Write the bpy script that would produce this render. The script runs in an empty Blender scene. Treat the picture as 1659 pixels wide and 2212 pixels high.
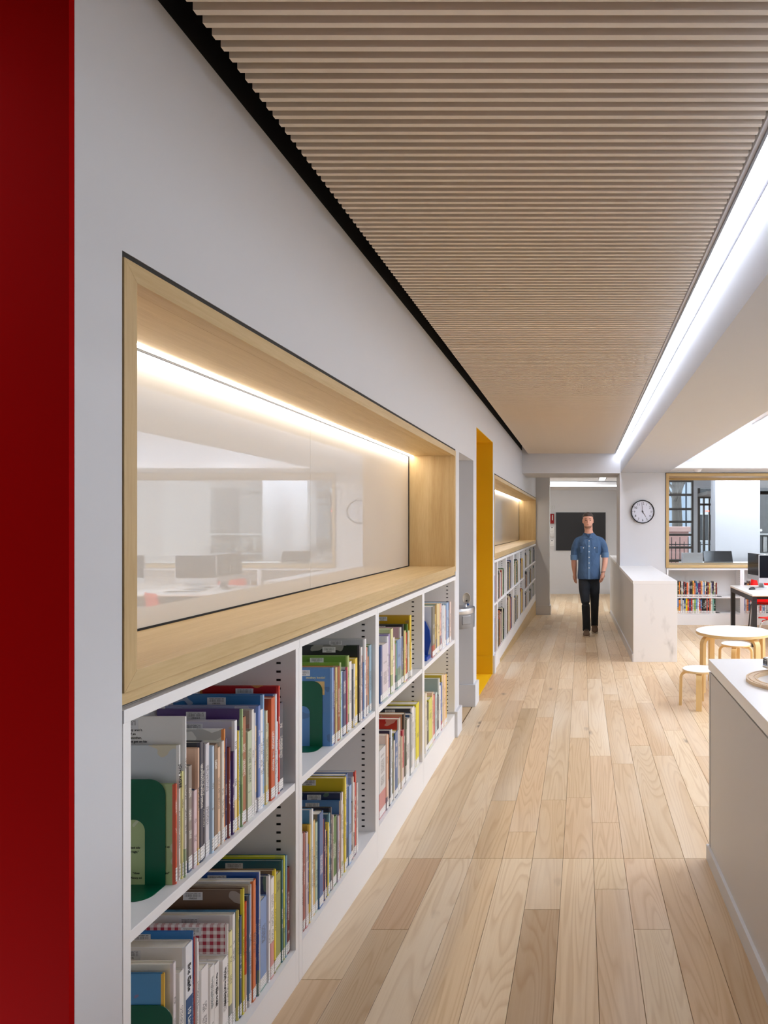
import bpy, bmesh, math, random
from mathutils import Vector, Matrix

# ------------------------------------------------------------------ scene, camera, light
S = bpy.context.scene
COL = S.collection
W_, H_ = 1659, 2212
F_, VX, VY, HC = 1460.0, 1257.0, 1134.0, 1.48      # focal length in px, vanishing point, eye height above the landing
cam_d = bpy.data.cameras.new('camera')
cam = bpy.data.objects.new('camera', cam_d); COL.objects.link(cam)
cam_d.sensor_fit = 'HORIZONTAL'; cam_d.sensor_width = 36.0
cam_d.lens = F_ / W_ * 36.0
cam_d.shift_x = -(VX - W_ / 2) / W_
cam_d.shift_y = (VY - H_ / 2) / W_
cam_d.clip_start = 0.02; cam_d.clip_end = 200
cam.location = (0, 0, HC); cam.rotation_euler = (math.pi / 2, 0, 0)
S.camera = cam

world = bpy.data.worlds.new('world'); S.world = world
world.use_nodes = True
bg = world.node_tree.nodes['Background']
bg.inputs[0].default_value = (0.84, 0.92, 1.0, 1); bg.inputs[1].default_value = 3.2

E_STRIP, E_NICHE, E_COVE, E_ROOM, E_FAR = 11.5, 22.0, 6.5, 16.5, 14.0     # lamp strengths

S.view_settings.view_transform = 'Standard'; S.view_settings.look = 'None'
S.view_settings.gamma = 1.0; S.view_settings.use_curve_mapping = False
S.view_settings.exposure = 0.4
S.cycles.max_bounces = 10; S.cycles.diffuse_bounces = 6; S.cycles.glossy_bounces = 4
S.cycles.transparent_max_bounces = 8; S.cycles.caustics_reflective = False; S.cycles.caustics_refractive = False
S.cycles.sample_clamp_indirect = 6.0

# ------------------------------------------------------------------ helpers
def px(x, y, d): return ((x - VX) * d / F_, d, HC - (y - VY) * d / F_)
def sl(c):
    c = c / 255.0
    return c / 12.92 if c <= 0.04045 else ((c + 0.055) / 1.055) ** 2.4
def rgb(h):
    h = h.lstrip('#')
    if len(h) == 3: h = ''.join(k + k for k in h)
    return tuple(sl(int(h[i:i + 2], 16)) for i in (0, 2, 4)) + (1.0,)

ORG = {}
def reg(o, org): ORG[o.name] = Vector(org); return o
def tag(o, label=None, cat=None, group=None, kind=None):
    if label: o['label'] = label
    if cat: o['category'] = cat
    if group: o['group'] = group
    if kind: o['kind'] = kind
    return o
def thing(name, label, cat, loc=(0, 0, 0), group=None):
    o = bpy.data.objects.new(name, None); COL.objects.link(o)
    o.location = loc; o.empty_display_size = 0.05
    reg(o, loc); return tag(o, label, cat, group)

class MB:
    def __init__(s): s.v = []; s.f = []; s.m = []
    def add(s, vs, fs, mi=0):
        n = len(s.v); s.v += [tuple(p) for p in vs]
        for f in fs: s.f.append([n + i for i in f]); s.m.append(mi)
        return s
    def box(s, x0, x1, y0, y1, z0, z1, mi=0):
        x0, x1 = sorted((x0, x1)); y0, y1 = sorted((y0, y1)); z0, z1 = sorted((z0, z1))
        return s.hexa([(x0, y0, z0), (x1, y0, z0), (x1, y1, z0), (x0, y1, z0)], [(x0, y0, z1), (x1, y0, z1), (x1, y1, z1), (x0, y1, z1)], mi)
    def hexa(s, b, t, mi=0):
        return s.add(list(b) + list(t), [(3, 2, 1, 0), (4, 5, 6, 7), (0, 1, 5, 4), (1, 2, 6, 5), (2, 3, 7, 6), (3, 0, 4, 7)], mi)
    def prism(s, a, b, mi=0):           # two closed rings of points
        n = len(a)
        return s.add(list(a) + list(b), [list(range(n))[::-1], list(range(n, 2 * n))] + [(i, (i + 1) % n, n + (i + 1) % n, n + i) for i in range(n)], mi)
    def loft(s, rings, mi=0, cap=True, closed=True):
        n = len(rings[0]); vs = [p for r in rings for p in r]; fs = []
        for k in range(len(rings) - 1):
            for i in range(n if closed else n - 1):
                j = (i + 1) % n
                fs.append((k * n + i, k * n + j, (k + 1) * n + j, (k + 1) * n + i))
        if cap:
            fs.append(list(range(n))[::-1]); m = (len(rings) - 1) * n; fs.append(list(range(m, m + n)))
        return s.add(vs, fs, mi)
    def lathe(s, prof, c, n=32, mi=0, cap=True, a0=0, a1=2 * math.pi):
        rings = []
        full = abs(a1 - a0 - 2 * math.pi) < 1e-6
        k = n if full else n + 1
        for r, z in prof:
            rings.append([(c[0] + r * math.cos(a0 + (a1 - a0) * i / n), c[1] + r * math.sin(a0 + (a1 - a0) * i / n), c[2] + z) for i in range(k)])
        return s.loft(rings, mi, cap, full)
    def tube(s, pts, r, n=8, mi=0, cap=True):
        pts = [Vector(p) for p in pts]; rings = []
        up = Vector((0, 0, 1))
        for i, p in enumerate(pts):
            t = (pts[min(i + 1, len(pts) - 1)] - pts[max(i - 1, 0)]).normalized()
            a = t.cross(up)
            if a.length < 1e-3: a = t.cross(Vector((0, 1, 0)))
            a.normalize(); b = a.cross(t).normalized()
            rr = r[i] if isinstance(r, (list, tuple)) else r
            ra, rb = rr if isinstance(rr, tuple) else (rr, rr)
            rings.append([p + a * ra * math.cos(2 * math.pi * k / n) + b * rb * math.sin(2 * math.pi * k / n) for k in range(n)])
        return s.loft(rings, mi, cap)
    def build(s, name, mats, parent=None, smooth=False, bevel=0, org=None):
        me = bpy.data.meshes.new(name)
        o3 = ORG[parent.name] if parent else Vector(org or (0, 0, 0))
        me.from_pydata([(p[0] - o3.x, p[1] - o3.y, p[2] - o3.z) for p in s.v], [], s.f)
        if not isinstance(mats, (list, tuple)): mats = [mats]
        for m in mats: me.materials.append(m)
        if len(mats) > 1: me.polygons.foreach_set('material_index', s.m)
        bm = bmesh.new(); bm.from_mesh(me); bmesh.ops.recalc_face_normals(bm, faces=bm.faces); bm.to_mesh(me); bm.free()
        if smooth:
            me.polygons.foreach_set('use_smooth', [True] * len(me.polygons))
            if smooth is not True: me.set_sharp_from_angle(angle=math.radians(smooth))
        me.update()
        o = bpy.data.objects.new(name, me); COL.objects.link(o)
        if parent: o.parent = parent
        else: o.location = o3
        reg(o, o3)
        if bevel:
            b = o.modifiers.new('bevel', 'BEVEL'); b.width = bevel; b.segments = 2; b.limit_method = 'ANGLE'; b.angle_limit = 0.6
        return o
def B(*a): return MB().box(*a)
def struct(name, mb, mats, label=None, cat=None, **k):
    o = mb.build(name, mats, **k); o['kind'] = 'structure'
    if label: o['label'] = label
    return o

_txt = {}
def text(name, s, size, org, xd, yd, mat, parent, depth=0.0006, align='LEFT'):
    key = (s, align)
    if key not in _txt:
        c = bpy.data.curves.new('t', 'FONT'); c.body = s; c.size = 1; c.align_x = align; c.extrude = 0.02; c.resolution_u = 3
        o = bpy.data.objects.new('t', c); COL.objects.link(o); bpy.context.view_layer.update()
        me = bpy.data.meshes.new_from_object(o.evaluated_get(bpy.context.evaluated_depsgraph_get()))
        bpy.data.objects.remove(o); bpy.data.curves.remove(c); _txt[key] = me
    me = _txt[key].copy(); me.name = name
    xd = Vector(xd).normalized(); yd = Vector(yd).normalized(); zd = xd.cross(yd)
    o3 = ORG[parent.name] if parent else Vector((0, 0, 0))
    for v in me.vertices:
        c = v.co.copy(); v.co = Vector(org) + xd * c.x * size + yd * c.y * size + zd * (c.z / 0.02 * depth) - o3
    me.materials.clear(); me.materials.append(mat)
    o = bpy.data.objects.new(name, me); COL.objects.link(o)
    if parent: o.parent = parent
    return reg(o, o3)

# ------------------------------------------------------------------ materials
class NT:
    def __init__(s, name):
        s.mat = bpy.data.materials.new(name); s.mat.use_nodes = True; s.t = s.mat.node_tree; s.n = s.t.nodes; s.n.clear()
        s.out = s.n.new('ShaderNodeOutputMaterial'); s.p = s.n.new('ShaderNodeBsdfPrincipled'); s.l(s.p.outputs[0], s.out.inputs[0])
    def l(s, a, b): s.t.links.new(a, b)
    def set(s, inp, v):
        if hasattr(v, 'is_linked') or isinstance(v, bpy.types.NodeSocket): s.l(v, inp)
        else: inp.default_value = v
    def pr(s, **k):
        nm = dict(col='Base Color', rough='Roughness', metal='Metallic', spec='Specular IOR Level', ior='IOR', coat='Coat Weight', crough='Coat Roughness', alpha='Alpha', trans='Transmission Weight', emit='Emission Color', es='Emission Strength', normal='Normal')
        for a, v in k.items(): s.set(s.p.inputs[nm[a]], v)
        return s
    def math(s, op, a, b=0.0, c=None, clamp=False):
        m = s.n.new('ShaderNodeMath'); m.operation = op; m.use_clamp = clamp; s.set(m.inputs[0], a); s.set(m.inputs[1], b)
        if c is not None: s.set(m.inputs[2], c)
        return m.outputs[0]
    def mix(s, f, a, b, mode='MIX'):
        m = s.n.new('ShaderNodeMix'); m.data_type = 'RGBA'; m.blend_type = mode
        s.set(m.inputs[0], f); s.set(m.inputs[6], a); s.set(m.inputs[7], b); return m.outputs[2]
    def coord(s, kind='Object'): return s.n.new('ShaderNodeTexCoord').outputs[kind]
    def mapping(s, v, scale=(1, 1, 1), loc=(0, 0, 0)):
        m = s.n.new('ShaderNodeMapping'); s.set(m.inputs[0], v); m.inputs[1].default_value = loc; m.inputs[3].default_value = scale; return m.outputs[0]
    def vadd(s, a, b):
        m = s.n.new('ShaderNodeVectorMath'); m.operation = 'ADD'; s.set(m.inputs[0], a); s.set(m.inputs[1], b); return m.outputs[0]
    def noise(s, v, scale=5, detail=2, rough=0.5, dist=0.0):
        m = s.n.new('ShaderNodeTexNoise'); s.set(m.inputs['Vector'], v); m.inputs['Scale'].default_value = scale
        m.inputs['Detail'].default_value = detail; m.inputs['Roughness'].default_value = rough; m.inputs['Distortion'].default_value = dist
        return m.outputs[0]
    def ramp(s, f, pts):
        m = s.n.new('ShaderNodeValToRGB'); s.set(m.inputs[0], f); e = m.color_ramp.elements
        while len(e) < len(pts): e.new(0.5)
        for k, (p, c) in zip(e, pts): k.position = p; k.color = c if len(c) == 4 else (*c, 1)
        return m.outputs[0]
    def sep(s, v):
        m = s.n.new('ShaderNodeSeparateXYZ'); s.set(m.inputs[0], v); return m.outputs
    def comb(s, x, y, z):
        m = s.n.new('ShaderNodeCombineXYZ'); s.set(m.inputs[0], x); s.set(m.inputs[1], y); s.set(m.inputs[2], z); return m.outputs[0]
    def bump(s, h, strength=0.1, dist=0.002):
        m = s.n.new('ShaderNodeBump'); m.inputs['Strength'].default_value = strength; m.inputs['Distance'].default_value = dist; s.set(m.inputs['Height'], h); return m.outputs[0]
    def obj(s): return s.n.new('ShaderNodeObjectInfo').outputs
    def attr(s, nm):
        m = s.n.new('ShaderNodeAttribute'); m.attribute_type = 'OBJECT'; m.attribute_name = nm; return m.outputs

def paint(name, col, rough=0.5, var=0.03, scale=6, spec=0.4, metal=0.0, bump=0.0, **k):
    n = NT(name); c = rgb(col) if isinstance(col, str) else col
    f = n.noise(n.coord(), scale, 3)
    n.pr(col=n.mix(f, tuple(v * (1 - var) for v in c[:3]) + (1,), tuple(min(1, v * (1 + var)) for v in c[:3]) + (1,)), rough=rough, spec=spec, metal=metal, **k)
    if bump: n.pr(normal=n.bump(n.noise(n.coord(), 180, 2), bump, 0.001))
    return n.mat
def glow(name, col, strength):
    n = NT(name); n.pr(col=(0.9, 0.9, 0.9, 1), emit=rgb(col), es=strength); return n.mat
def wood(name, light, dark, axis='y', grain=1.0, rough=0.45, spec=0.35):
    n = NT(name); v = n.coord(); o = n.obj()
    sc = {'x': (0.9, 14, 14), 'y': (14, 0.9, 14), 'z': (14, 14, 0.9)}[axis]
    w = n.vadd(n.mapping(v, sc), n.comb(n.math('MULTIPLY', o['Random'], 37.0), n.math('MULTIPLY', o['Random'], 91.0), 0.0))
    a = n.noise(w, 1.0, 4, 0.55, 0.6)
    fn = n.noise(n.mapping(w, (7, 7, 7)), 1.6, 3, 0.6)
    f = n.math('ADD', n.math('MULTIPLY', a, 0.65), n.math('MULTIPLY', fn, 0.35))
    c = n.ramp(f, [(0.5 - 0.22 / grain, rgb(dark)), (0.5 + 0.22 / grain, rgb(light))])
    n.pr(col=c, rough=rough, spec=spec, normal=n.bump(fn, 0.06, 0.001))
    return n.mat

M = {}
M['white'] = paint('white_wall_paint', 'd2d2d4', 0.6, 0.008, spec=0.2)
M['ceil'] = paint('white_ceiling_paint', 'e6e6e8', 0.6, 0.01)
M['shelf'] = paint('white_shelf_laminate', 'ecebea', 0.35, 0.01)
M['white_gloss'] = paint('white_counter_surface', 'f2f2f2', 0.3, 0.01)
M['grey_white'] = paint('pale_grey_panel', 'cccbcb', 0.45, 0.01)
M['black'] = paint('black_paint', '050506', 0.7, 0.1)
M['slot'] = paint('black_slot', '060606', 0.6, 0.1)
M['red'] = paint('red_paint', '9c0000', 0.8, 0.02, spec=0.05)
M['yellow'] = paint('yellow_paint', 'dcae10', 0.45, 0.02)
M['yellow_floor'] = paint('yellow_floor', 'ffd020', 0.4, 0.02)
M['oak_y'] = wood('oak_frame_long', 'd4ba8a', 'b59662', 'y')
M['oak_x'] = wood('oak_frame_cross', 'd4ba8a', 'b59662', 'x')
M['oak_z'] = wood('oak_frame_upright', 'd2b786', 'b3925e', 'z')
M['slat'] = paint('ceiling_slat_wood', 'e7dac8', 0.6, 0.05, 3, spec=0.2)
M['beam'] = paint('beam_paint', 'cdd0d6', 0.6, 0.01, spec=0.2)
M['birch'] = wood('birch_bentwood', 'f0d39e', 'dcb87a', 'z', 0.8, 0.35)
M['birch_x'] = wood('birch_edge', 'efd4a4', 'dcbd86', 'x', 0.8, 0.35)
M['track'] = wood('beech_toy_track', 'e8cfae', 'd6b68f', 'x', 0.8, 0.5)
M['table_white'] = paint('white_laminate_top', 'f3f1ec', 0.3, 0.01)
M['dark_gap'] = paint('dark_gap', '2a261f', 0.7, 0.1)
M['led'] = glow('led_strip', 'e8efff', E_STRIP)
M['led_niche'] = glow('niche_led', 'fff8f0', E_NICHE)
M['led_cove'] = glow('cove_led', 'eef4ff', E_COVE)
M['led_added'] = glow('added_panel_glow', 'e4edff', E_ROOM)  # glow of the panels added in reading room and lobby
M['led_far'] = glow('far_luminaire', 'ffffff', E_FAR)
M['alu'] = paint('aluminium', 'b9bbbd', 0.35, 0.03, metal=0.9)
M['steel'] = paint('brushed_steel', 'c4c4c6', 0.28, 0.04, metal=1.0)
M['fountain_grey'] = paint('fountain_grey_enamel', '8b8b8c', 0.4, 0.03, metal=0.4)
M['charcoal'] = paint('charcoal_metal', '2b2b2d', 0.45, 0.05)
M['screen'] = paint('dark_screen', '10141c', 0.12, 0.05)
M['board'] = paint('dark_board', '2b2c2f', 0.35, 0.03)
M['bezel'] = paint('silver_bezel', 'c9ccd0', 0.35, 0.02, metal=0.5)
M['red_plastic'] = paint('red_plastic', 'e00c08', 0.35, 0.02)
M['chrome'] = paint('chrome_tube', 'd8d8da', 0.15, 0.02, metal=1.0)
M['grey_tube'] = paint('grey_tube', '6e6f72', 0.4, 0.02, metal=0.6)
M['print'] = paint('black_print', '1a1a1c', 0.6, 0.0)
M['white_print'] = paint('white_print', 'f4f2ee', 0.6, 0.0)
M['pale_print'] = paint('pale_yellow_print', 'efe3a0', 0.6, 0.0)
M['letter_grey'] = paint('grey_letters', 'c4c8c6', 0.5, 0.0)
M['pages'] = paint('page_block', 'e9e2d2', 0.8, 0.06, 120)
M['green_metal'] = paint('green_bookend_metal', '00563a', 0.3, 0.03)
M['blue_plastic'] = paint('blue_plastic', '0a3f9c', 0.3, 0.04)

def m_glass_board():
    n = NT('back_painted_glass'); f = n.noise(n.coord(), 1.5, 2)
    n.pr(col=n.mix(f, rgb('cfcac2'), rgb('d6d2ca')), rough=0.35, spec=0.3, coat=1.0, crough=0.015)
    n.p.inputs['Coat IOR'].default_value = 2.3
    return n.mat
M['glass_board'] = m_glass_board()
def m_glass():
    n = NT('window_glass'); n.n.remove(n.p)
    tr = n.n.new('ShaderNodeBsdfTransparent'); tr.inputs[0].default_value = (0.95, 0.97, 0.97, 1)
    gl = n.n.new('ShaderNodeBsdfGlossy'); gl.inputs['Roughness'].default_value = 0.01
    fr = n.n.new('ShaderNodeFresnel'); fr.inputs[0].default_value = 1.5
    mx = n.n.new('ShaderNodeMixShader'); n.l(fr.outputs[0], mx.inputs[0]); n.l(tr.outputs[0], mx.inputs[1]); n.l(gl.outputs[0], mx.inputs[2])
    n.l(mx.outputs[0], n.out.inputs[0]); return n.mat
M['glass'] = m_glass()
def m_marble():
    n = NT('white_marble'); v = n.coord()
    a = n.noise(n.mapping(v, (7, 7, 4.0)), 1.0, 3, 0.5, 0.3)
    c = n.ramp(a, [(0.56, rgb('eeeeee')), (0.66, rgb('e2e2e2')), (0.8, rgb('b4b6b6'))])
    n.pr(col=c, rough=0.3, spec=0.4); return n.mat
M['marble'] = m_marble()
def m_plank():
    n = NT('oak_floor_plank'); v = n.coord(); o = n.obj(); r = o['Random']
    off = n.comb(n.math('MULTIPLY', r, 53.0), n.math('MULTIPLY', r, 171.0), n.math('MULTIPLY', r, 29.0))
    w = n.vadd(n.mapping(v, (6.5, 0.42, 1)), off)
    big = n.noise(w, 1.0, 2.2, 0.42, 0.35)
    rings = n.math('FRACT', n.math('MULTIPLY', big, 25.0))
    line = n.ramp(rings, [(0.0, (0.1, 0.1, 0.1)), (0.45, (0.15, 0.15, 0.15)), (0.82, (1, 1, 1)), (1.0, (0.1, 0.1, 0.1))])
    fib = n.noise(n.vadd(n.mapping(v, (160, 5, 1)), off), 1.0, 3, 0.65)
    tone = n.noise(n.vadd(n.mapping(v, (3.0, 0.5, 1)), off), 1.0, 2, 0.5)
    col = o['Color']
    c1 = n.mix(n.math('MULTIPLY', line, 0.52), col, n.mix(1.0, col, (0.70, 0.58, 0.44, 1), 'MULTIPLY'))
    c2 = n.mix(n.math('MULTIPLY', n.math('SUBTRACT', fib, 0.42, clamp=True), 0.9), c1, n.mix(1.0, col, (0.80, 0.71, 0.60, 1), 'MULTIPLY'))
    c3 = n.mix(n.math('MULTIPLY', n.math('SUBTRACT', tone, 0.52, clamp=True), 2.4, clamp=True), c2, rgb('f2e6d2'))
    vo = n.n.new('ShaderNodeTexVoronoi'); n.l(n.vadd(n.mapping(v, (4.4, 1.9, 1)), off), vo.inputs['Vector']); vo.inputs['Scale'].default_value = 1.0
    kd = n.math('ADD', vo.outputs['Distance'], n.math('MULTIPLY', n.noise(n.vadd(n.mapping(v, (30, 14, 1)), off), 1.0, 2), 0.12))
    kn = n.ramp(kd, [(0.09, (1, 1, 1)), (0.125, (0.35, 0.35, 0.35)), (0.19, (0, 0, 0))])
    vr = n.sep(vo.outputs['Color'])[0]
    kn = n.math('MULTIPLY', kn, n.math('GREATER_THAN', vr, 0.55))
    c4 = n.mix(n.math('MULTIPLY', kn, 0.75), c3, rgb('5a4430'))
    n.pr(col=c4, rough=n.math('ADD', 0.30, n.math('MULTIPLY', fib, 0.16)), spec=0.45, normal=n.bump(fib, 0.05, 0.0006))
    return n.mat
M['plank'] = m_plank()
M['joint'] = paint('floor_joint', '7d6446', 0.7, 0.05)
M['floor_far'] = wood('oak_floor_plain', 'dcc09a', 'c9a97e', 'y', 0.8, 0.35)

def m_cover():
    n = NT('book_cover'); v = n.coord(); o = n.obj(); r = o['Random']
    off = n.comb(n.math('MULTIPLY', r, 77.0), n.math('MULTIPLY', r, 31.0), n.math('MULTIPLY', r, 13.0))
    a = n.noise(n.vadd(n.mapping(v, (9, 9, 12)), off), 1.0, 2)
    c = n.mix(n.math('MULTIPLY', n.math('GREATER_THAN', a, 0.64), 0.35), n.attr('cover')['Color'], n.attr('accent')['Color'])
    n.pr(col=c, rough=0.28, spec=0.5, coat=0.3, crough=0.12); return n.mat
def m_spine():
    n = NT('book_spine'); v = n.coord(); o = n.obj(); r = o['Random']; s = n.sep(v)
    off = n.comb(n.math('MULTIPLY', r, 77.0), n.math('MULTIPLY', r, 31.0), n.math('MULTIPLY', r, 13.0))
    h = n.attr('height')['Fac']; t = n.attr('half')['Fac']
    zf = n.math('DIVIDE', s[2], h)
    lo = n.math('ADD', 0.22, n.math('MULTIPLY', r, 0.25)); hi = n.math('ADD', 0.62, n.math('MULTIPLY', n.math('FRACT', n.math('MULTIPLY', r, 7.3)), 0.3))
    inz = n.math('MULTIPLY', n.math('GREATER_THAN', zf, lo), n.math('LESS_THAN', zf, hi))
    iny = n.math('LESS_THAN', n.math('ABSOLUTE', s[1]), n.math('MULTIPLY', t, 0.55))
    nz = n.noise(n.vadd(n.mapping(v, (10, 420, 520)), off), 1.0, 1)
    word = n.noise(n.vadd(n.mapping(v, (0.0, 0.0, 26)), off), 1.0, 1)
    ink = n.math('MULTIPLY', n.math('MULTIPLY', inz, iny), n.math('MULTIPLY', n.math('GREATER_THAN', nz, 0.50), n.math('GREATER_THAN', word, 0.48)))
    band = n.math('LESS_THAN', zf, n.math('MULTIPLY', n.math('FRACT', n.math('MULTIPLY', r, 17.7)), 0.42))
    band = n.math('MULTIPLY', band, n.math('GREATER_THAN', n.math('FRACT', n.math('MULTIPLY', r, 5.1)), 0.62))
    c = n.mix(n.math('MULTIPLY', band, 0.7), n.attr('spine')['Color'], n.attr('accent')['Color'])
    c = n.mix(n.math('MULTIPLY', ink, 0.7), c, n.attr('ink')['Color'])
    n.pr(col=c, rough=0.3, spec=0.5, coat=0.3, crough=0.12); return n.mat
M['cover'] = m_cover(); M['spine'] = m_spine()
def m_label():
    n = NT('spine_label_paper'); s = n.sep(n.coord())
    z = n.math('FRACT', n.math('MULTIPLY', s[2], 130.0))
    nz = n.noise(n.mapping(n.coord(), (1, 900, 500)), 1.0, 1)
    ink = n.math('MULTIPLY', n.math('LESS_THAN', z, 0.4), n.math('GREATER_THAN', nz, 0.5))
    n.pr(col=n.mix(n.math('MULTIPLY', ink, 0.6), rgb('f1efec'), rgb('55565a')), rough=0.5); return n.mat
M['label'] = m_label()
def m_barcode():
    n = NT('barcode_label_print'); v = n.coord(); s = n.sep(v)        # local origin at the label's centre
    bars = n.math('GREATER_THAN', n.noise(n.mapping(v, (1300, 0, 0)), 1.0, 0), 0.5)
    inb = n.math('MULTIPLY', n.math('GREATER_THAN', s[2], -0.002), n.math('LESS_THAN', s[2], 0.0055))
    inx = n.math('LESS_THAN', n.math('ABSOLUTE', s[0]), 0.021)
    l1 = n.math('MULTIPLY', n.math('GREATER_THAN', s[2], 0.0065), n.math('LESS_THAN', s[2], 0.0085))
    l2 = n.math('MULTIPLY', n.math('GREATER_THAN', s[2], -0.0085), n.math('LESS_THAN', s[2], -0.0035))
    tx = n.math('GREATER_THAN', n.noise(n.mapping(v, (700, 0, 500)), 1.0, 1), 0.48)
    inx2 = n.math('LESS_THAN', n.math('ABSOLUTE', s[0]), 0.011)
    m = n.math('ADD', n.math('MULTIPLY', n.math('MULTIPLY', bars, inb), inx), n.math('MULTIPLY', tx, n.math('ADD', n.math('MULTIPLY', l1, inx), n.math('MULTIPLY', l2, inx2))), clamp=True)
    n.pr(col=n.mix(n.math('MULTIPLY', m, 0.85), rgb('dfe0e2'), rgb('222428')), rough=0.4); return n.mat
M['barcode'] = m_barcode()
# ------------------------------------------------------------------ floor: upper ramp, landing, lower ramp, far floor
D1, D2, D3 = 3.0, 7.3, 13.0           # ramp ends / starts
S1, S2 = 0.0545, 0.043
XL, XR = -0.885, 6.5
def fz(d, x=0.0):
    if d < D1: return S1 * (D1 - d)
    if d <= D2 or x > 0.8: return 0.0
    if d <= D3: return -S2 * (d - D2)
    return -S2 * (D3 - D2)
ZF = fz(99)
fl = MB()
def slab(x0, x1, d0, d1, dz=-0.008):
    fl.hexa([(x0, d0, fz(d0 + 1e-6, x1) + dz - 0.12), (x1, d0, fz(d0 + 1e-6, x1) + dz - 0.12), (x1, d1, fz(d1 - 1e-6, x1) + dz - 0.12), (x0, d1, fz(d1 - 1e-6, x1) + dz - 0.12)],
            [(x0, d0, fz(d0 + 1e-6, x1) + dz), (x1, d0, fz(d0 + 1e-6, x1) + dz), (x1, d1, fz(d1 - 1e-6, x1) + dz), (x0, d1, fz(d1 - 1e-6, x1) + dz)])
slab(-1.0, 0.79, -3, D1); slab(-1.0, XR, D1, D2); slab(-1.0, 0.56, D2, D3); slab(0.9, XR, D2, 10.3); slab(-4, 0.56, D3, 17.0); slab(0.56, 0.8, 13.4, 17.0)
slab(0.79, XR, -3, D1)
floor = struct('floor', fl, M['joint'], 'pale oak plank floor of corridor and reading room')
PW = 0.1345
rnd = random.Random(7)
TONES = ['d9ba8e', 'd6b488', 'e0c49c', 'cfae80', 'dcbf96', 'd3b083', 'e3caa6', 'c9a576', 'dabb90', 'd0b48c']
def plank(x0, x1, d0, d1, tone=None):
    g = 0.0007; c = 0.0008; x0 += g; x1 -= g; d0 += g; d1 -= g
    za, zb = fz(d0, x1), fz(d1, x1); b = 0.007
    L = d1 - d0
    m = MB()
    sx = [(x0, d0, za), (x1, d0, za), (x1, d1, zb), (x0, d1, zb)]
    tp = [(x0 + c, d0 + c, za), (x1 - c, d0 + c, za), (x1 - c, d1 - c, zb), (x0 + c, d1 - c, zb)]
    m.add([(p[0], p[1], p[2] - b) for p in sx] + [(p[0], p[1], p[2] - c) for p in sx] + tp,
          [(3, 2, 1, 0)] + [(i, (i + 1) % 4, 4 + (i + 1) % 4, 4 + i) for i in range(4)] + [(4 + i, 4 + (i + 1) % 4, 8 + (i + 1) % 4, 8 + i) for i in range(4)] + [(8, 9, 10, 11)])
    me = bpy.data.meshes.new('plank')
    me.from_pydata([(p[0] - x0, p[1] - d0, p[2] - za) for p in m.v], [], m.f); me.materials.append(M['plank'])
    o = bpy.data.objects.new('plank', me); COL.objects.link(o); o.parent = floor; o.location = (x0, d0, za)
    c = rgb(tone or rnd.choice(TONES)); l = rgb('f0e8d8')
    o.color = tuple(k * (a * .80 + b * .20) for k, a, b in zip((1, 1, .99, 1), c, l))
def row(x0, x1, d0, d1, joints, tones=None):
    js = [d0] + sorted(j for j in joints if d0 + 0.08 < j < d1 - 0.08) + [d1]
    for i in range(len(js) - 1):
        plank(x0, x1, js[i], js[i + 1], tones[i] if tones and i < len(tones) else None)
def rj(d0, d1, lo, hi):
    r = []; d = d0 + rnd.uniform(0.2, hi)
    while d < d1: r.append(d); d += rnd.uniform(lo, hi)
    return r
def yd(y): return F_ * HC / (y - VY)              # landing depth of an image row
X0 = -0.084 - 6 * PW
near_j = {0: [2.13], 1: [2.42], 5: [2.56], 7: [2.72], 8: [2.42], 10: []}
near_t = {0: ['cba87c', 'd2b386'], 1: ['bf9f74', 'c0986c'], 2: ['d5b98c'], 3: ['b99464'], 4: ['d8bd90'], 5: ['b08d60', 'c8a87c'], 6: ['d3b085'], 7: ['cfae82', 'd9bc8f'], 8: ['d7bd93', 'd9b890'], 9: ['c9aa7c'], 10: ['b5905f']}
land_j = {4: [yd(1797), 5.2], 5: [yd(1728), 6.1], 6: [yd(1728) + .03, 4.7], 7: [yd(1777), 4.33], 8: [yd(1650), 5.9], 3: [yd(1730), yd(1530)], 2: [4.9], 1: [yd(1580), 5.1]}
for k in range(11):
    xa, xb = X0 + k * PW, X0 + (k + 1) * PW
    xa = max(xa, XL - 0.015); xe = min(xb, 0.57)
    row(xa, xe, 0.75, D1, near_j.get(k, [rnd.uniform(1.5, 2.4)]), near_t.get(k))
    tn = [rnd.choice(TONES) for _ in range(9)]
    if k == 3: tn[1] = 'bb9a6b'
    row(xa, xb, D1, D2, land_j.get(k, rj(D1, D2, 0.8, 1.9)) + ([6.5] if k % 2 else [5.7]), tn)
    row(xa, min(xb, 0.545), D2, D3, rj(D2, D3, 0.7, 1.5))
    row(xa, min(xb, 0.545), D3, 16.9, rj(D3, 16.9, 1.2, 2.0))
for k in range(11, 27):
    xa, xb = X0 + k * PW, X0 + (k + 1) * PW
    d0 = D1 if k < 14 else 5.0
    row(xa, xb, d0, D2 if xa < 1.03 else 10.0, rj(d0, 10.0, 1.0, 2.0))
    if xa < 1.03 < xb: row(1.031, xb, D2, 10.0, [8.6])
fo = B(X0 + 27 * PW, XR, D1, 10.0, -0.008, 0).box(X0 + 14 * PW, X0 + 27 * PW, D1, 5.0, -0.008, 0)
fo.box(-1.30, XL - .016, 4.884, 5.492, -.008, 0).box(-4, XL - .016, D3 + .22, 16.9, ZF - .008, ZF).box(.545, .8, 13.43, 16.9, ZF - .008, ZF)
fo.build('plain_planking', M['floor_far'], floor)

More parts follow.
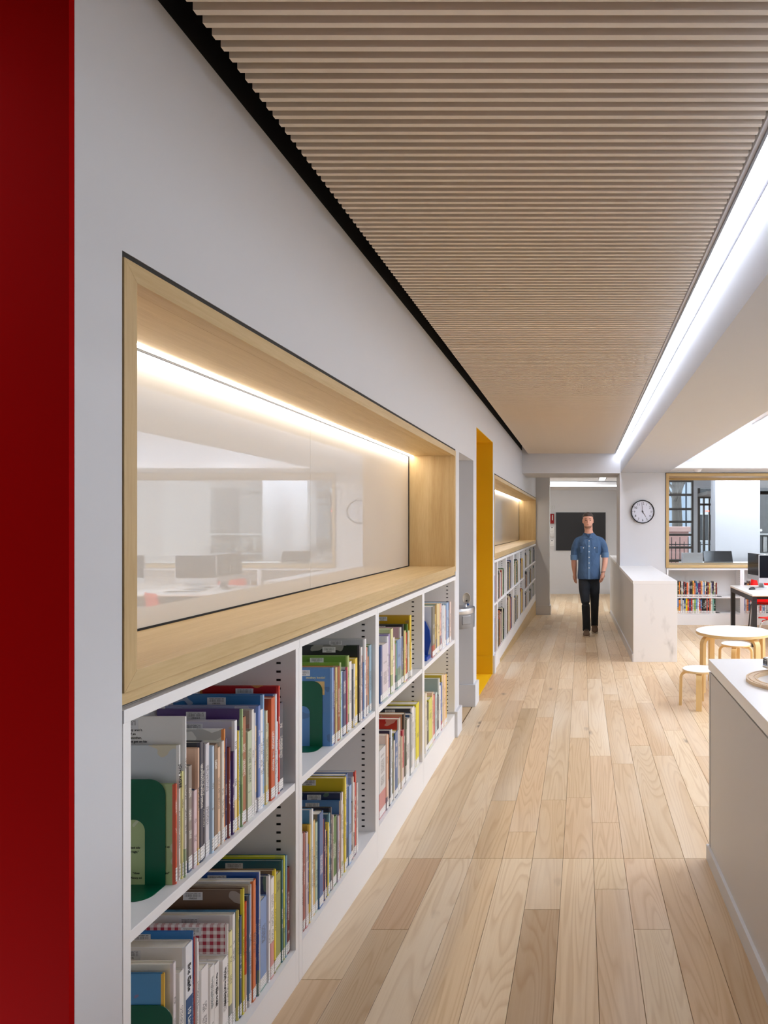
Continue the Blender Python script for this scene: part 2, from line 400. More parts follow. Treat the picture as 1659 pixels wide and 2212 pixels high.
# ------------------------------------------------------------------ left wall with its openings
ZT = 2.575
N1 = (1.301, 4.733); N2 = (6.82, 12.96); AL = (4.866, 5.51); YD = (5.667, 6.719); RED = 1.179
wl = MB(); XI = -1.30; XB = -1.75
def wb(d0, d1, z0, z1, xi=XI): wl.box(xi, XL, d0, d1, z0, z1)
wb(RED, N1[0], -0.1, ZT); wb(N1[0], N1[1], 2.009, ZT); wb(N1[1], AL[0], -0.1, ZT); wb(AL[0], AL[1], 2.005, ZT)
wb(AL[1], YD[0], -0.1, ZT); wb(YD[0], YD[1], 2.303, ZT); wb(YD[1], N2[0], -0.1, ZT); wb(N2[0], N2[1], 2.003, ZT)
wb(-3, 0.05, -0.1, ZT); wb(0.05, RED, 2.45, ZT)
wl.box(XI - 0.1, XI, RED, YD[0], -0.1, ZT); wl.box(XI - 0.1, XI, YD[1], 13.2, -0.5, ZT)
wl.box(XL - 0.6, -0.62, N2[1], 13.2, -0.5, 2.6)          # return pier at the foot of the ramp
wall_left = struct('wall_left', wl, M['white'], 'white corridor wall with niches, alcove and doorways')
rp = B(-2.2, XL - 0.0005, RED - 0.012, RED, -0.1, 2.6).box(-2.2, XL, 0.03, 0.05, -0.1, 2.6).box(-2.3, -2.2, 0.03, RED, -0.1, 2.6)
struct('trim_1', rp, M['red'], 'deep red painted reveal of the near doorway')
yp = B(-2.0, XL - 0.0005, YD[1] - 0.006, YD[1], 0, 2.303).box(-2.0, XL, YD[0], YD[0] + 0.004, 0, 2.303).box(-2.0, XL - 0.0005, YD[0], YD[1], 2.297, 2.303).box(-2.1, -2.0, YD[0], YD[1], 0, 2.4)
yo = struct('trim_2', yp, M['yellow'], 'bright yellow painted lining of the second doorway')
B(-2.0, XL - 0.002, YD[1] - 0.024, YD[1] - 0.006, 0.001, 0.18).build('skirting', M['yellow'], yo, bevel=0.002)
B(-2.0, XL - 0.006, YD[0], YD[1], -0.02, 0.002).build('threshold', M['yellow_floor'], yo)
BBX = XL + 0.02
bbm = MB()
bbm.box(XL - 0.3, BBX, N1[1] - 0.03, AL[0] + 0.018, 0.0, 0.18)
bbm.box(XI, BBX, AL[1] - 0.018, YD[0] + 0.018, 0.0, 0.18)
bbm.box(XL - 0.2, BBX, YD[1] - 0.004, N2[0] + 0.0, 0.0, 0.18)
bbm.box(XL - 0.3, -0.60, N2[1] - 0.02, 13.22, ZF - 0.02, ZF + 0.18)
struct('baseboard_left', bbm, M['white'], 'tall white baseboards at the corridor wall piers', bevel=0.002)
sk = MB()
sk.hexa([(XL - 0.02, D2, -0.03), (XL + 0.004, D2, -0.03), (XL + 0.004, N2[1] - .02, fz(N2[1]) - .01), (XL - 0.02, N2[1] - .02, fz(N2[1]) - .01)],
        [(XL - 0.02, D2, 0.035), (XL + 0.004, D2, 0.035), (XL + 0.004, N2[1] - .02, 0.035), (XL - 0.02, N2[1] - .02, 0.035)])
struct('trim_3', sk, M['oak_y'], 'oak skirt closing the wedge under the far bookcases along the ramp')

# ------------------------------------------------------------------ slatted ceiling
ZC = 2.535
cl = B(XL - 0.3, 0.60, -3, 10.0, 2.80, 2.86).box(XL - 0.3, XL - 0.001, -3, 10.0, ZT, 2.80).box(0.574, 0.60, -3, 10.0, 2.62, 2.8)
ceiling = struct('ceiling', cl, M['black'], 'slatted wooden corridor ceiling below a black void')
sm = B(-0.797, 0.474, 0, 0.0145, 0, 0.05).build('slat', M['slat'], ceiling)
sme = sm.data
d = 0.955; k = 0
while d < 9.97:
    o = sm if k == 0 else bpy.data.objects.new('slat', sme)
    if k: COL.objects.link(o); o.parent = ceiling
    o.location = (0, d, ZC); d += 0.03577; k += 1
# suspension rails above the slats
for x in (-0.6, 0.25): B(x - .02, x + .02, 0.9, 9.98, ZC + .05, ZC + .09).build('rail', M['black'], ceiling)
# continuous light line beside the slats
ll = thing('ceiling_light', 'long flush white light line along the slatted ceiling edge', 'light', (0.53, 5.5, ZC))
B(0.482, 0.572, 0.9, 10.0, ZC + 0.004, 2.80).build('housing', M['ceil'], ll)
B(0.502, 0.564, 0.95, 9.99, ZC, ZC + 0.004).build('diffuser', M['led'], ll)
B(0.564, 0.5715, 0.95, 9.99, ZC - .004, ZC + 0.004).build('edge_lip', M['beam'], ll)
B(0.494, 0.502, 0.95, 9.99, ZC - .003, ZC + 0.004).build('edge_lip', M['fountain_grey'], ll)
# beam between corridor and reading room
struct('trim_4', B(0.572, 1.262, -3, 10.0, 2.254, 3.0), M['beam'], 'broad white ceiling beam beside the light line')
# reading room ceiling
struct('ceiling_right', B(1.262, XR, -3, 9.93, 2.87, 2.95), M['ceil'], 'high white ceiling of the reading room')
for x in (2.5, 4.0, 5.5):  # panels added to light the reading room, placed for the brightness wanted
    t = thing('ceiling_luminaire', 'added long light panel of the reading room, %s from the corridor beam' % {2.5: 'first', 4.0: 'second', 5.5: 'third'}[x], 'light', (x, 6.2, 2.865), 'added reading room lights')
    B(x - .16, x + .16, 3.2, 9.3, 2.855, 2.872).build('trim_frame', M['ceil'], t)
    B(x - .14, x + .14, 3.22, 9.28, 2.852, 2.858).build('diffuser', M['led_added'], t)

# ------------------------------------------------------------------ wall across the end (header, clock pier, window)
XP, XW = 0.5616, 1.244
wk = MB().box(XL - .1, XP, 10.0, 10.95, 2.247, 3.0).box(XP, XW, 10.0, 10.95, -.6, 3.0)
wk.box(XW, 5.8, 10.0, 10.62, 2.245, 3.0).box(XW, 5.8, 10.32, 10.62, -.1, 0.845).box(5.8, XR, 10.0, 10.62, -.1, 3.0)
struct('wall_back', wk, M['white'], 'white end wall with corridor header, clock pier and window opening')
# cove ledge above the window
cv = struct('trim_5', B(1.262, XR, 9.45, 10.0, 2.275, 2.345).box(1.262, XR, 9.45, 9.47, 2.345, 2.365), M['ceil'], 'white cove ledge above the reading room window')
lc = thing('cove_light', 'hidden cove light washing the wall above the window', 'light', (3.8, 9.6, 2.345))
B(1.35, XR - .1, 9.56, 9.62, 2.345, 2.36).build('diffuser', M['led_cove'], lc)
dt = thing('smoke_detector', 'small white dome detector under the cove ledge', 'detector', (1.66, 9.66, 2.275))
MB().lathe([(0.055, 0), (0.055, -0.012), (0.045, -0.03), (0.025, -0.04), (0.0, -0.043)], (1.655, 9.66, 2.275), 24).build('dome', M['ceil'], dt, smooth=40)
MB().lathe([(0.062, 0), (0.062, -0.006), (0.056, -0.009)], (1.655, 9.66, 2.275), 24).build('base_ring', M['shelf'], dt)

# ------------------------------------------------------------------ window in the end wall
wn = struct('window_1', B(XW, XW + .001, 10.6, 10.61, 0.9, 0.91), M['oak_z'], 'wide oak framed interior window above low bookcases')
FZ0, FZ1, FX0, FX1, T_ = 0.8465, 2.245, XW, 5.8, 0.043
B(FX0, FX0 + T_, 9.985, 10.56, FZ0, FZ1).build('frame_stile', M['oak_z'], wn, bevel=.001)
B(FX1 - T_, FX1, 9.985, 10.56, FZ0, FZ1).build('frame_stile', M['oak_z'], wn, bevel=.001)
B(FX0 + T_, FX1 - T_, 9.985, 10.56, FZ1 - T_, FZ1).build('frame_rail', M['oak_x'], wn, bevel=.001)
B(FX0 + T_, FX1 - T_, 9.985, 10.56, FZ0, FZ0 + T_).build('frame_rail', M['oak_x'], wn, bevel=.001)
B(FX0 + T_, FX1 - T_, 10.46, 10.50, FZ1 - T_ - .03, FZ1 - T_).build('glazing_bead', M['oak_x'], wn)
for a, b in ((FX0 + T_, 3.5), (3.503, FX1 - T_)):
    B(a, b, 10.475, 10.485, FZ0 + T_, FZ1 - T_ - .02).build('pane', M['glass'], wn)
B(FX0 - .004, FX1, 9.99, 9.999, FZ1, FZ1 + .008).box(FX0 - .006, FX0, 9.99, 9.999, FZ0, FZ1 + .008).build('shadow_gap', M['dark_gap'], wn)

# ------------------------------------------------------------------ half wall along the lower ramp
hw = struct('wall_ramp', MB().hexa([(0.558, D2 + .03, fz(D2 + .03) - .02), (1.02, D2 + .03, -.02), (1.02, 10.0, -.02), (0.558, 10.0, fz(10.0) - .02)],
        [(0.558, D2 + .03, 0.838), (1.02, D2 + .03, 0.838), (1.02, 10.0, 0.838), (0.558, 10.0, 0.838)])
        .hexa([(0.558, 10.0, -.3), (XP + .02, 10.0, -.3), (XP + .02, 10.95, -.3), (0.558, 10.95, -.3)], [(0.558, 10.0, .876), (XP + .02, 10.0, .876), (XP + .02, 10.95, .876), (0.558, 10.95, .876)])
        .box(0.558, 1.02, 10.95, 13.42, -.6, 0.838), M['grey_white'], 'low white half wall with marble end beside the ramp')
B(0.55, 1.03, D2, 10.0, 0.842, 0.876).build('cap', M['white_gloss'], hw, bevel=.002)
B(0.55, 1.03, 10.95, 13.43, 0.842, 0.876).build('cap', M['white_gloss'], hw, bevel=.002)
B(0.555, 1.03, D2, D2 + .03, -0.005, 0.8415).build('end_panel', M['marble'], hw, bevel=.0015)
MB().hexa([(0.543, D2 + .005, fz(D2 + .01) - .02), (0.558, D2 + .005, fz(D2 + .01) - .02), (0.558, 13.0, fz(13.0) - .02), (0.543, 13.0, fz(13) - .02)],
          [(0.543, D2 + .005, fz(D2 + .01) + .09), (0.558, D2 + .005, fz(D2 + .01) + .09), (0.558, 13.0, fz(13.0) + .09), (0.543, 13.0, fz(13) + .09)]).build('skirting', M['white'], hw)

# ------------------------------------------------------------------ far room behind the header
struct('wall_far', B(-4, 1.1, 16.9, 17.0, -.6, 3.0), M['white'], 'white far wall with dark display board')
struct('wall_far_side', B(-4.1, -4, 13.2, 17, -.6, 3.0).box(1.02, 1.1, 13.43, 17, -.6, 3.0).box(-4, -1.4, 13.1, 13.2, -.6, 3), M['white'], 'white side walls of the far room')
struct('baseboard_far', B(-4, 1.02, 16.885, 16.9, ZF, ZF + .145), M['white'], 'white baseboard of the far wall')
struct('ceiling_far', B(XL - .1, 1.1, 10.95, 14.6, 2.43, 2.5).box(-4, 1.1, 14.0, 17, 2.7, 2.75), M['ceil'], 'pale lowered ceiling behind the header')
struct('trim_6', B(-4, 1.02, 15.0, 16.9, 2.352, 2.44), M['grey_white'], 'grey bulkhead in the far room')
t = thing('light_line', 'thin white light line along the far bulkhead', 'light', (0, 15, 2.345)); B(-3.9, 1.0, 14.99, 15.03, 2.335, 2.352).build('diffuser', M['led_far'], t)
t = thing('spot_light', 'small bright square downlight beyond the header', 'light', (0.42, 13.4, 2.42)); B(.36, .48, 12.6, 14.3, 2.424, 2.431).build('diffuser', M['led_far'], t); B(.34, .50, 12.58, 14.32, 2.427, 2.4315).build('frame', M['charcoal'], t)
t = thing('ceiling_luminaire', 'bright panel light in the far room ceiling', 'light', (-1.5, 14.6, 2.69)); B(-3, 0.0, 14.72, 14.95, 2.685, 2.70).build('diffuser', M['led_far'], t)
# display board, sign letters, red box, leaflet holders on the far wall
def fx(x, y, d=16.9): return px(x, y, d)
a = fx(1201, 1107); b_ = fx(1308, 1189)
t = thing('display_board', 'large dark display board on the far wall behind the walking person', 'board', (0, 16.88, 1.3))
B(a[0], b_[0], 16.87, 16.9, b_[2], a[2]).build('panel', M['board'], t, bevel=.002)
B(a[0] - .01, b_[0] + .01, 16.885, 16.8995, b_[2] - .01, a[2] + .01).build('backing', M['alu'], t)
p = fx(1187, 1099.5)
t = thing('wall_lettering', 'pale grey letters on the far wall above the red box', 'lettering', (p[0], 16.9, p[2]))
text('letter', 'o', 0.185, (p[0] - .045, 16.895, p[2]), (1, 0, 0), (0, 0, 1), M['letter_grey'], t, .004)
text('letter', 'n', 0.185, (p[0] + .055, 16.895, p[2]), (1, 0, 0), (0, 0, 1), M['letter_grey'], t, .004)
a = fx(1180, 1110); b_ = fx(1197, 1131)
t = thing('alarm_box', 'dark red box on the far wall beside the display board', 'box', (-.75, 16.9, 1.6))
B(a[0], b_[0], 16.84, 16.9, b_[2], a[2]).build('case', paint('dark_red_case', '8d0a10', 0.25), t, bevel=.006)
B(b_[0] - .05, b_[0] - .03, 16.837, 16.841, a[2] - .16, a[2] - .03).build('print_strip', M['label'], t)
for y0, y1, w in ((1138, 1160, 'upper'), (1166, 1187, 'lower')):
    a = fx(1180, y0); b_ = fx(1197, y1)
    t = thing('leaflet_holder', w + ' clear wall rack of white leaflets under the dark red box', 'leaflet rack', (-.75, 16.9, a[2]))
    B(a[0], b_[0], 16.885, 16.9, b_[2], a[2]).build('back_plate', M['shelf'], t)
    B(a[0], b_[0] - .02, 16.87, 16.885, b_[2] + .02, a[2] - .06).build('leaflet', M['label'], t)
    B(a[0], b_[0] - .005, 16.862, 16.868, b_[2], b_[2] + .09).build('pocket', M['grey_white'], t)
    B(b_[0] - .07, b_[0] - .035, 16.883, 16.886, a[2] - .03, a[2] - .012).build('badge', M['print'], t)
# side and rear shell of the reading room
wr = MB().box(XR, XR + .2, -3, 10.6, -.1, .8).box(XR, XR + .2, -3, 10.6, 2.5, 3.0)
for d in (-3, .2, 3.4, 6.6, 9.8): wr.box(XR, XR + .2, d, d + .8, .8, 2.5)
struct('wall_right', wr, M['white'], 'white reading room wall with tall windows')
struct('wall_rear', B(-2.4, XR, -3.2, -3, -.1, 3.0), M['white'], 'white wall at the rear end')
# ------------------------------------------------------------------ oak framed wall niches with glass boards
def niche(d0, d1, z0, z1, label, seams):
    t = thing('wall_niche', label, 'niche', (XL, (d0 + d1) / 2, z0))
    e = 0.003; T = 0.038; xf = XL + e; xb = -1.20
    def fr(pts_out, pts_in, m):        # mitred front member with depth
        MB().hexa([(xf, *p) for p in (pts_out[0], pts_out[1], pts_in[1], pts_in[0])], [(xf - .045, *p) for p in (pts_out[0], pts_out[1], pts_in[1], pts_in[0])]).build(m[0], M[m[1]], t, bevel=.0007)
    a0, a1, b0, b1 = d0 + .002, d1 - .002, z0, z1 - .012
    fr([(a0, b1), (a1, b1)], [(a0 + T, b1 - T), (a1 - T, b1 - T)], ('frame_rail', 'oak_y'))
    fr([(a0, b0), (a1, b0)], [(a0 + T, b0 + T), (a1 - T, b0 + T)], ('frame_rail', 'oak_y'))
    fr([(a0, b0), (a0, b1)], [(a0 + T, b0 + T), (a0 + T, b1 - T)], ('frame_stile', 'oak_z'))
    fr([(a1, b0), (a1, b1)], [(a1 - T, b0 + T), (a1 - T, b1 - T)], ('frame_stile', 'oak_z'))
    B(xb, xf - .045, a0 + .01, a1 - .01, b1 - T, b1 - .002).build('soffit', M['oak_y'], t)
    B(xb, xf - .045, a0 + .01, a1 - .01, b0 + .005, b0 + T).build('sill', M['oak_y'], t)
    B(xb, xf - .045, a1 - T, a1 - .002, b0 + T, b1 - T).build('side_panel', M['oak_z'], t)
    B(xb, xf - .045, a0 + .002, a0 + T, b0 + T, b1 - T).build('side_panel', M['oak_z'], t)
    B(XL - .02, XL - .004, a0, a1, b0 - .024, b0 + .004).build('under_strip', M['oak_y'], t)
    B(XL - .02, XL - .002, d0, d1, b1, z1).build('shadow_gap', M['dark_gap'], t)
    B(xb - .005, xb + .001, a0 + T, a1 - T, b0 + T, b0 + T + .006).box(xb - .005, xb + .001, a0 + T, a1 - T, b1 - T - .007, b1 - T).box(xb - .005, xb + .0015, a1 - T - .012, a1 - T, b0 + T, b1 - T).build('edge_trim', M['black'], t)
    s = [a0 + T] + seams + [a1 - T - .012]
    for i in range(len(s) - 1):
        B(xb - .012, xb - .002, s[i] + (.0008 if i else 0), s[i + 1] - .0008, b0 + T + .004, b1 - T - .006).build('glass_panel', M['glass_board'], t)
    B(xb - .03, xb - .012, d0 + .01, d1 - .01, z0, z1 - .013).build('back_panel', M['slot'], t)
    B(xb + .006, xb + .030, a0 + T, a1 - T, b1 - T - .0025, b1 - T - .0005).build('led_strip', M['led_niche'], t)
    return t
niche(N1[0], N1[1], 1.155, 2.009, 'long oak framed niche with pale glass board above the first four bookcases', [2.99])
niche(N2[0], N2[1], 1.152, 2.003, 'oak framed niche with glass board beyond the yellow doorway', [8.9, 10.9])

# ------------------------------------------------------------------ bookcases in the corridor wall
ZB, ZM, ZTOP = 0.165, 0.682, 1.122        # bottom shelf top, middle shelf top, top rail top
XBK = -1.188
def bookcase(d0, d1, label, shelves, left_wide=0.024, group=None):
    t = thing('bookcase', label, 'bookcase', (XL, (d0 + d1) / 2, 0.0), group)
    P = 0.024; g = 0.0006
    B(XBK, XL, d0 + g, d0 + left_wide, fz(d0) - .01, ZTOP - .026).build('side_panel', M['shelf'], t, bevel=.001)
    B(XBK, XL, d1 - P, d1 - g, min(fz(d1), .03) - .005, ZTOP - .026).build('side_panel', M['shelf'], t, bevel=.001)
    B(XBK - .006, XBK, d0 + g, d1 - g, .02, ZTOP).build('back_panel', M['shelf'], t)
    B(XL - .02, XL + .002, d0 + g, d1 - g, ZTOP - .026, ZTOP).box(XBK, XL - .02, d0 + g, d1 - g, ZTOP - .018, ZTOP).build('top_rail', M['shelf'], t, bevel=.001)
    z0a, z0b = (fz(d0) - .004, fz(d1) - .004) if d0 < D2 else (.036, .036)
    a, b = d0 + left_wide, d1 - P
    MB().hexa([(XL - .018, a, z0a), (XL, a, z0a), (XL, b, z0b), (XL - .018, b, z0b)], [(XL - .018, a, ZB - .0012), (XL, a, ZB - .0012), (XL, b, ZB - .0012), (XL - .018, b, ZB - .0012)]).build('base_panel', M['shelf'], t)
    B(XBK, XL - .0185, a, b, ZB - .022, ZB).box(XL - .0185, XL + .0005, a, b, ZB - .001, ZB).build('shelf', M['shelf'], t)
    for z in shelves: B(XBK, XL - .002, a, b, z - .024, z).build('shelf', M['shelf'], t, bevel=.001)
    st = MB()                              # slotted shelf standards on the far side panel
    for x in (XL - .053,):
        z = ZB + .02
        while z < ZTOP - .04:
            if all(not (zs - .028 < z < zs + .004) for zs in shelves): st.box(x - .0065, x + .0065, b - .0012, b + .002, z, z + .0065)
            z += .0262
    st.build('shelf_slot', M['slot'], t)['kind'] = 'stuff'
    return t
U = [1.303, 2.1146, 2.923, 3.775, 4.728]
UN = ['first', 'second', 'third', 'fourth']
for i in range(4):
    bookcase(U[i], U[i + 1], 'white built-in picture book bookcase, %s from the red wall' % UN[i], [ZM], 0.024)
V_ = [6.825, 7.10] + [7.10 + (12.935 - 7.10) / 7 * k for k in range(1, 8)]
NTH = ['first, narrowest', 'second', 'third', 'fourth', 'fifth', 'sixth', 'seventh', 'eighth']
FAR_SH = [[ZM]] * 5 + [[.47, .80]] * 3
for i in range(8):
    bookcase(V_[i], V_[i + 1], 'white built-in bookcase along the ramp, %s from the yellow doorway' % NTH[i], FAR_SH[i])

# ------------------------------------------------------------------ books
def cname(c):
    import colorsys
    h, l, s = colorsys.rgb_to_hls(*[int(c[i:i + 2], 16) / 255 for i in (0, 2, 4)])
    h *= 360
    if l > .86 or (s < .16 and l > .7): return 'white'
    if l < .17: return 'black'
    if s < .14: return 'grey'
    if h < 14 or h > 345: return 'pink' if l > .66 else ('dark red' if l < .33 else 'red')
    if h < 40: return 'peach' if l > .68 else ('brown' if l < .42 else 'orange')
    if h < 66: return 'cream' if l > .72 else ('olive' if l < .4 else 'yellow')
    if h < 160: return 'pale green' if l > .6 else 'green'
    if h < 195: return 'teal'
    if h < 250: return 'pale blue' if l > .68 else ('navy' if l < .3 else 'blue')
    return 'lilac' if l > .6 else 'purple'
def full(c): return ''.join(k + k for k in c) if len(c) == 3 else c
def ordn(n): return '%d%s' % (n, 'th' if 10 <= n % 100 <= 20 else {1: 'st', 2: 'nd', 3: 'rd'}.get(n % 10, 'th'))
brnd = random.Random(21)
def book(xf, y0, y1, z0, h, dep, spine, cover, label, group, axis='x', barcode=False, lab=True, accent=None):
    """axis 'x': spine faces the corridor (+X), thickness along Y.  axis 'y': spine faces -Y, thickness along X (y0,y1 are X)."""
    th = y1 - y0; hf = th / 2; cy = (y0 + y1) / 2
    def P(u, v, z): return (xf + u, cy + v, z0 + z) if axis == 'x' else (cy + v, xf - u, z0 + z)
    org = P(0, 0, 0)
    b = min(.002, th * .2); c = min(.003, th * .3)
    out = [(-dep, -hf), (-.004 - c, -hf), (-c * .4, -hf + c * .55), (0, -hf + c), (0, hf - c), (-c * .4, hf - c * .55), (-.004 - c, hf), (-dep, hf)]
    inn = [(-dep, -hf + b), (-.004 - c, -hf + b), (-b - .001, -hf + b + .0004), (-b, -hf + c + .0002), (-b, hf - c - .0002), (-b - .001, hf - b - .0004), (-.004 - c, hf - b), (-dep, hf - b)]
    m = MB(); n = len(out)
    vs = [P(u, v, 0) for u, v in out] + [P(u, v, 0) for u, v in inn] + [P(u, v, h) for u, v in out] + [P(u, v, h) for u, v in inn]
    for i in range(n - 1):
        mi = 1 if 1 <= i <= 5 else 0
        m.f += [[i, i + 1, 2 * n + i + 1, 2 * n + i], [n + i + 1, n + i, 3 * n + i, 3 * n + i + 1], [i + 1, i, n + i, n + i + 1], [2 * n + i, 2 * n + i + 1, 3 * n + i + 1, 3 * n + i]]
        m.m += [mi] * 4
    m.f += [[0, n, 3 * n, 2 * n], [n - 1, 3 * n - 1, 4 * n - 1, 2 * n - 1]]; m.m += [0, 0]
    m.v = vs
    o = m.build('book', [M['cover'], M['spine']], org=org)
    tag(o, label, 'book', group)
    sp, cv = rgb(full(spine)), rgb(full(cover))
    lum = .3 * sp[0] + .6 * sp[1] + .1 * sp[2]
    o['spine'] = sp[:3]; o['cover'] = cv[:3]
    o['accent'] = rgb(full(accent))[:3] if accent else tuple(rgb(brnd.choice(['f1e7d2', '35507c', 'c8453a', 'e9c95a', '7aa06a', 'e8e4e0', '2a2c35']))[:3])
    o['ink'] = (.02, .02, .03) if lum > .25 else (.85, .82, .75)
    o['height'] = float(h); o['half'] = float(hf)
    q = MB(); e = .003
    a = [P(-dep + .004, -hf + b, e), P(-.003 - c, -hf + b, e), P(-.003 - c, hf - b, e), P(-dep + .004, hf - b, e)]
    q.hexa(a, [(p[0], p[1], z0 + h - e) for p in a]).build('page_block', M['pages'], o)
    if lab:
        lh = .03; w = hf - c * .7
        q = MB().hexa([P(-.0015, -w, .006), P(.0005, -w, .006), P(.0005, w, .006), P(-.0015, w, .006)], [P(-.0015, -w, .006 + lh), P(.0005, -w, .006 + lh), P(.0005, w, .006 + lh), P(-.0015, w, .006 + lh)])
        q.build('spine_label', M['label'], o)
    if barcode and axis == 'x':
        cx = xf - dep * brnd.uniform(.42, .58); cz = z0 + h - .017
        me = B(-.026, .026, -.0006, .0006, -.0105, .0105)
        k = me.build('barcode_label', M['barcode'], None); k.parent = o; k.location = (cx - org[0], y0 - .0004 - org[1], cz - org[2])
    return o

def shelf_books(rows, off, sc, zbase, dlim, shelf_name, uname, rec=0.0, dep=(.20, .27), group=''):
    """rows of (x0, x1, top, spine, cover): spine edges and top measured on the photograph, converted to metres on the shelf front."""
    out = []
    last = dlim[0] + .001; prev = 0
    for i, r in enumerate(rows):
        x0, x1, top, spine = r[:4]; cover = r[4] if len(r) > 4 else spine
        xs = XL - .012 - rec * max(0, 1 - i / (.75 * len(rows))) - (.012 if rec and i == 0 else 0)
        p0, p1, py = x0 / sc + off[0], x1 / sc + off[0], top / sc + off[1]
        y0, y1 = -xs * F_ / (VX - p0), -xs * F_ / (VX - p1)
        y0 = max(y0, last + .0004); y1 = min(max(y1, y0 + .004), dlim[1] - .001)
        if y1 - y0 < .003: continue
        h = HC - (py - VY) * ((y0 + y1) / 2) / F_ - zbase
        room = (ZTOP - .03 if zbase > .5 else ZM - .026) - zbase
        h = max(.12, min(h, room - .004))
        last = y1
        n = len(out) + 1
        nm = cname(full(spine)); nc = cname(full(cover))
        desc = nm + (' spined ' + nc if nc != nm else '')
        thk = 'thin ' if y1 - y0 < .012 else ('thick ' if y1 - y0 > .024 else '')
        lab = '%s%s book, %s from red-wall end, %s shelf of %s bookcase' % (thk, desc, ordn(n), shelf_name, uname)
        dp = min(max(h * brnd.uniform(.72, .92), dep[0] * .8), dep[1], xs - XBK - .012)
        o = book(xs - brnd.uniform(0, .006), y0, y1, zbase + .0003, h, dp, spine, cover, lab, group or ('books on the %s shelf of the %s bookcase' % (shelf_name, uname)),
                 barcode=(h - prev > .012), lab=(y1 - y0 > .005))
        out.append((o, y0, y1, h)); prev = h
    return out
R = {}
R[0] = [(537, 557, 945, 'd0502f', 'a9bb84'), (575, 592, 605, 'eceae6', 'cdd2d6'), (592, 606, 835, 'efe9a0', 'e9dcd8'), (606, 622, 355, 'ebe9e6'), (650, 688, 785, '8b8078'), (690, 725, 1000, 'd9c0c4', '46618d'),
    (725, 745, 630, 'e7bfa2'), (745, 782, 575, '27324a', '2b3038'), (785, 800, 590, '2d2e44'), (800, 840, 590, 'd6d2d6'), (840, 866, 615, 'b9cfe2'), (866, 902, 600, '7d6450'), (905, 930, 625, 'e9c4a4'), (930, 958, 570, 'ddd8cc', 'dfe2da'),
    (958, 975, 465, 'e8924c', 'f0efea'), (975, 990, 545, '343f77'), (990, 1008, 625, '8c3f36'), (1008, 1025, 745, '1c69b4'), (1025, 1045, 665, '4b356c'), (1045, 1074, 390, 'eae9ec', 'c8c3d2'), (1074, 1088, 480, 'f0d04e'), (1088, 1103, 480, '93b6df'),
    (1103, 1117, 290, 'a7c48c', '553a77'), (1117, 1153, 360, 'a0603f', '8c3c2e'), (1153, 1195, 480, 'b7c3a4'), (1195, 1218, 295, 'ebe6e0', 'c9c2b6'), (1218, 1232, 325, 'f2f0ee'), (1232, 1250, 440, 'e4b250', 'f2e6c8'), (1250, 1275, 260, '5f7fc0', '8b91b8'),
    (1275, 1302, 295, 'f1f0f0'), (1302, 1320, 165, '8fb4d8', '2f6fa6'), (1320, 1340, 305, 'd9cfae'), (1340, 1357, 415, 'b6c5a2'), (1357, 1395, 190, 'cc5326', 'c9502a'), (1395, 1412, 160, 'dde8f0', '4d78b8'), (1412, 1425, 400, 'efeae8'), (1425, 1443, 88, 'c92a22', 'b01310'), (1447, 1480, 235, '303850')]
R[1] = [(430, 447, 1305, 'efbf3f', '4f93c4'), (520, 552, 1210, 'e9e2e4', 'f2eede'), (556, 605, 1285, 'eeece8'), (607, 680, 1045, 'e9ecf0', 'eee9e4'), (680, 688, 935, '1f6fb5', '1f78c2'), (688, 704, 990, 'd8504a', 'c9d8e6'), (704, 722, 1000, 'ecebe9'), (722, 747, 1035, 'f3f1ef'),
    (757, 826, 1250, 'edebea'), (828, 874, 1240, 'f1efec'), (876, 928, 1215, 'efedea'), (930, 984, 1170, 'f2f0ee'), (985, 1000, 875, 'f0eceb', 'b8384e'), (1000, 1034, 940, 'ebe6a6', 'efece6'), (1034, 1067, 785, 'efeeee', 'e2e2e0'), (1067, 1083, 755, 'd9cf6e', '4f8ab4'),
    (1083, 1108, 805, '2e4f7c'), (1108, 1130, 565, 'e7d93e', '6e5440'), (1130, 1149, 680, 'e2502f'), (1149, 1163, 705, 'a8c3de'), (1163, 1185, 620, '5f84a6', '33648f'), (1185, 1200, 530, 'e8e8ea', 'd9d2c4'), (1200, 1234, 490, 'd9702f', 'e5e8ec'), (1234, 1246, 540, '4668ae'), (1246, 1258, 425, '3d6cc0', '1f55a8'), (1258, 1272, 415, 'ece6d8'),
    (1274, 1334, 650, '7d9bcb'), (1336, 1357, 450, 'f0eef0', '20305c'), (1357, 1394, 470, 'eeece6'), (1394, 1412, 400, 'f2da30', '8a6b48'), (1412, 1458, 430, '9a9c4c', 'c9b860'), (1460, 1475, 315, '2c6a74', '236072'), (1475, 1490, 280, 'd4d64a', 'c9cf2e'), (1490, 1508, 275, '6a9ab4', '3a7890'), (1510, 1534, 380, '7c2a26'), (1534, 1552, 285, 'dcd684', 'd8cf60'), (1552, 1566, 200, '2a2c66', '232a62')]
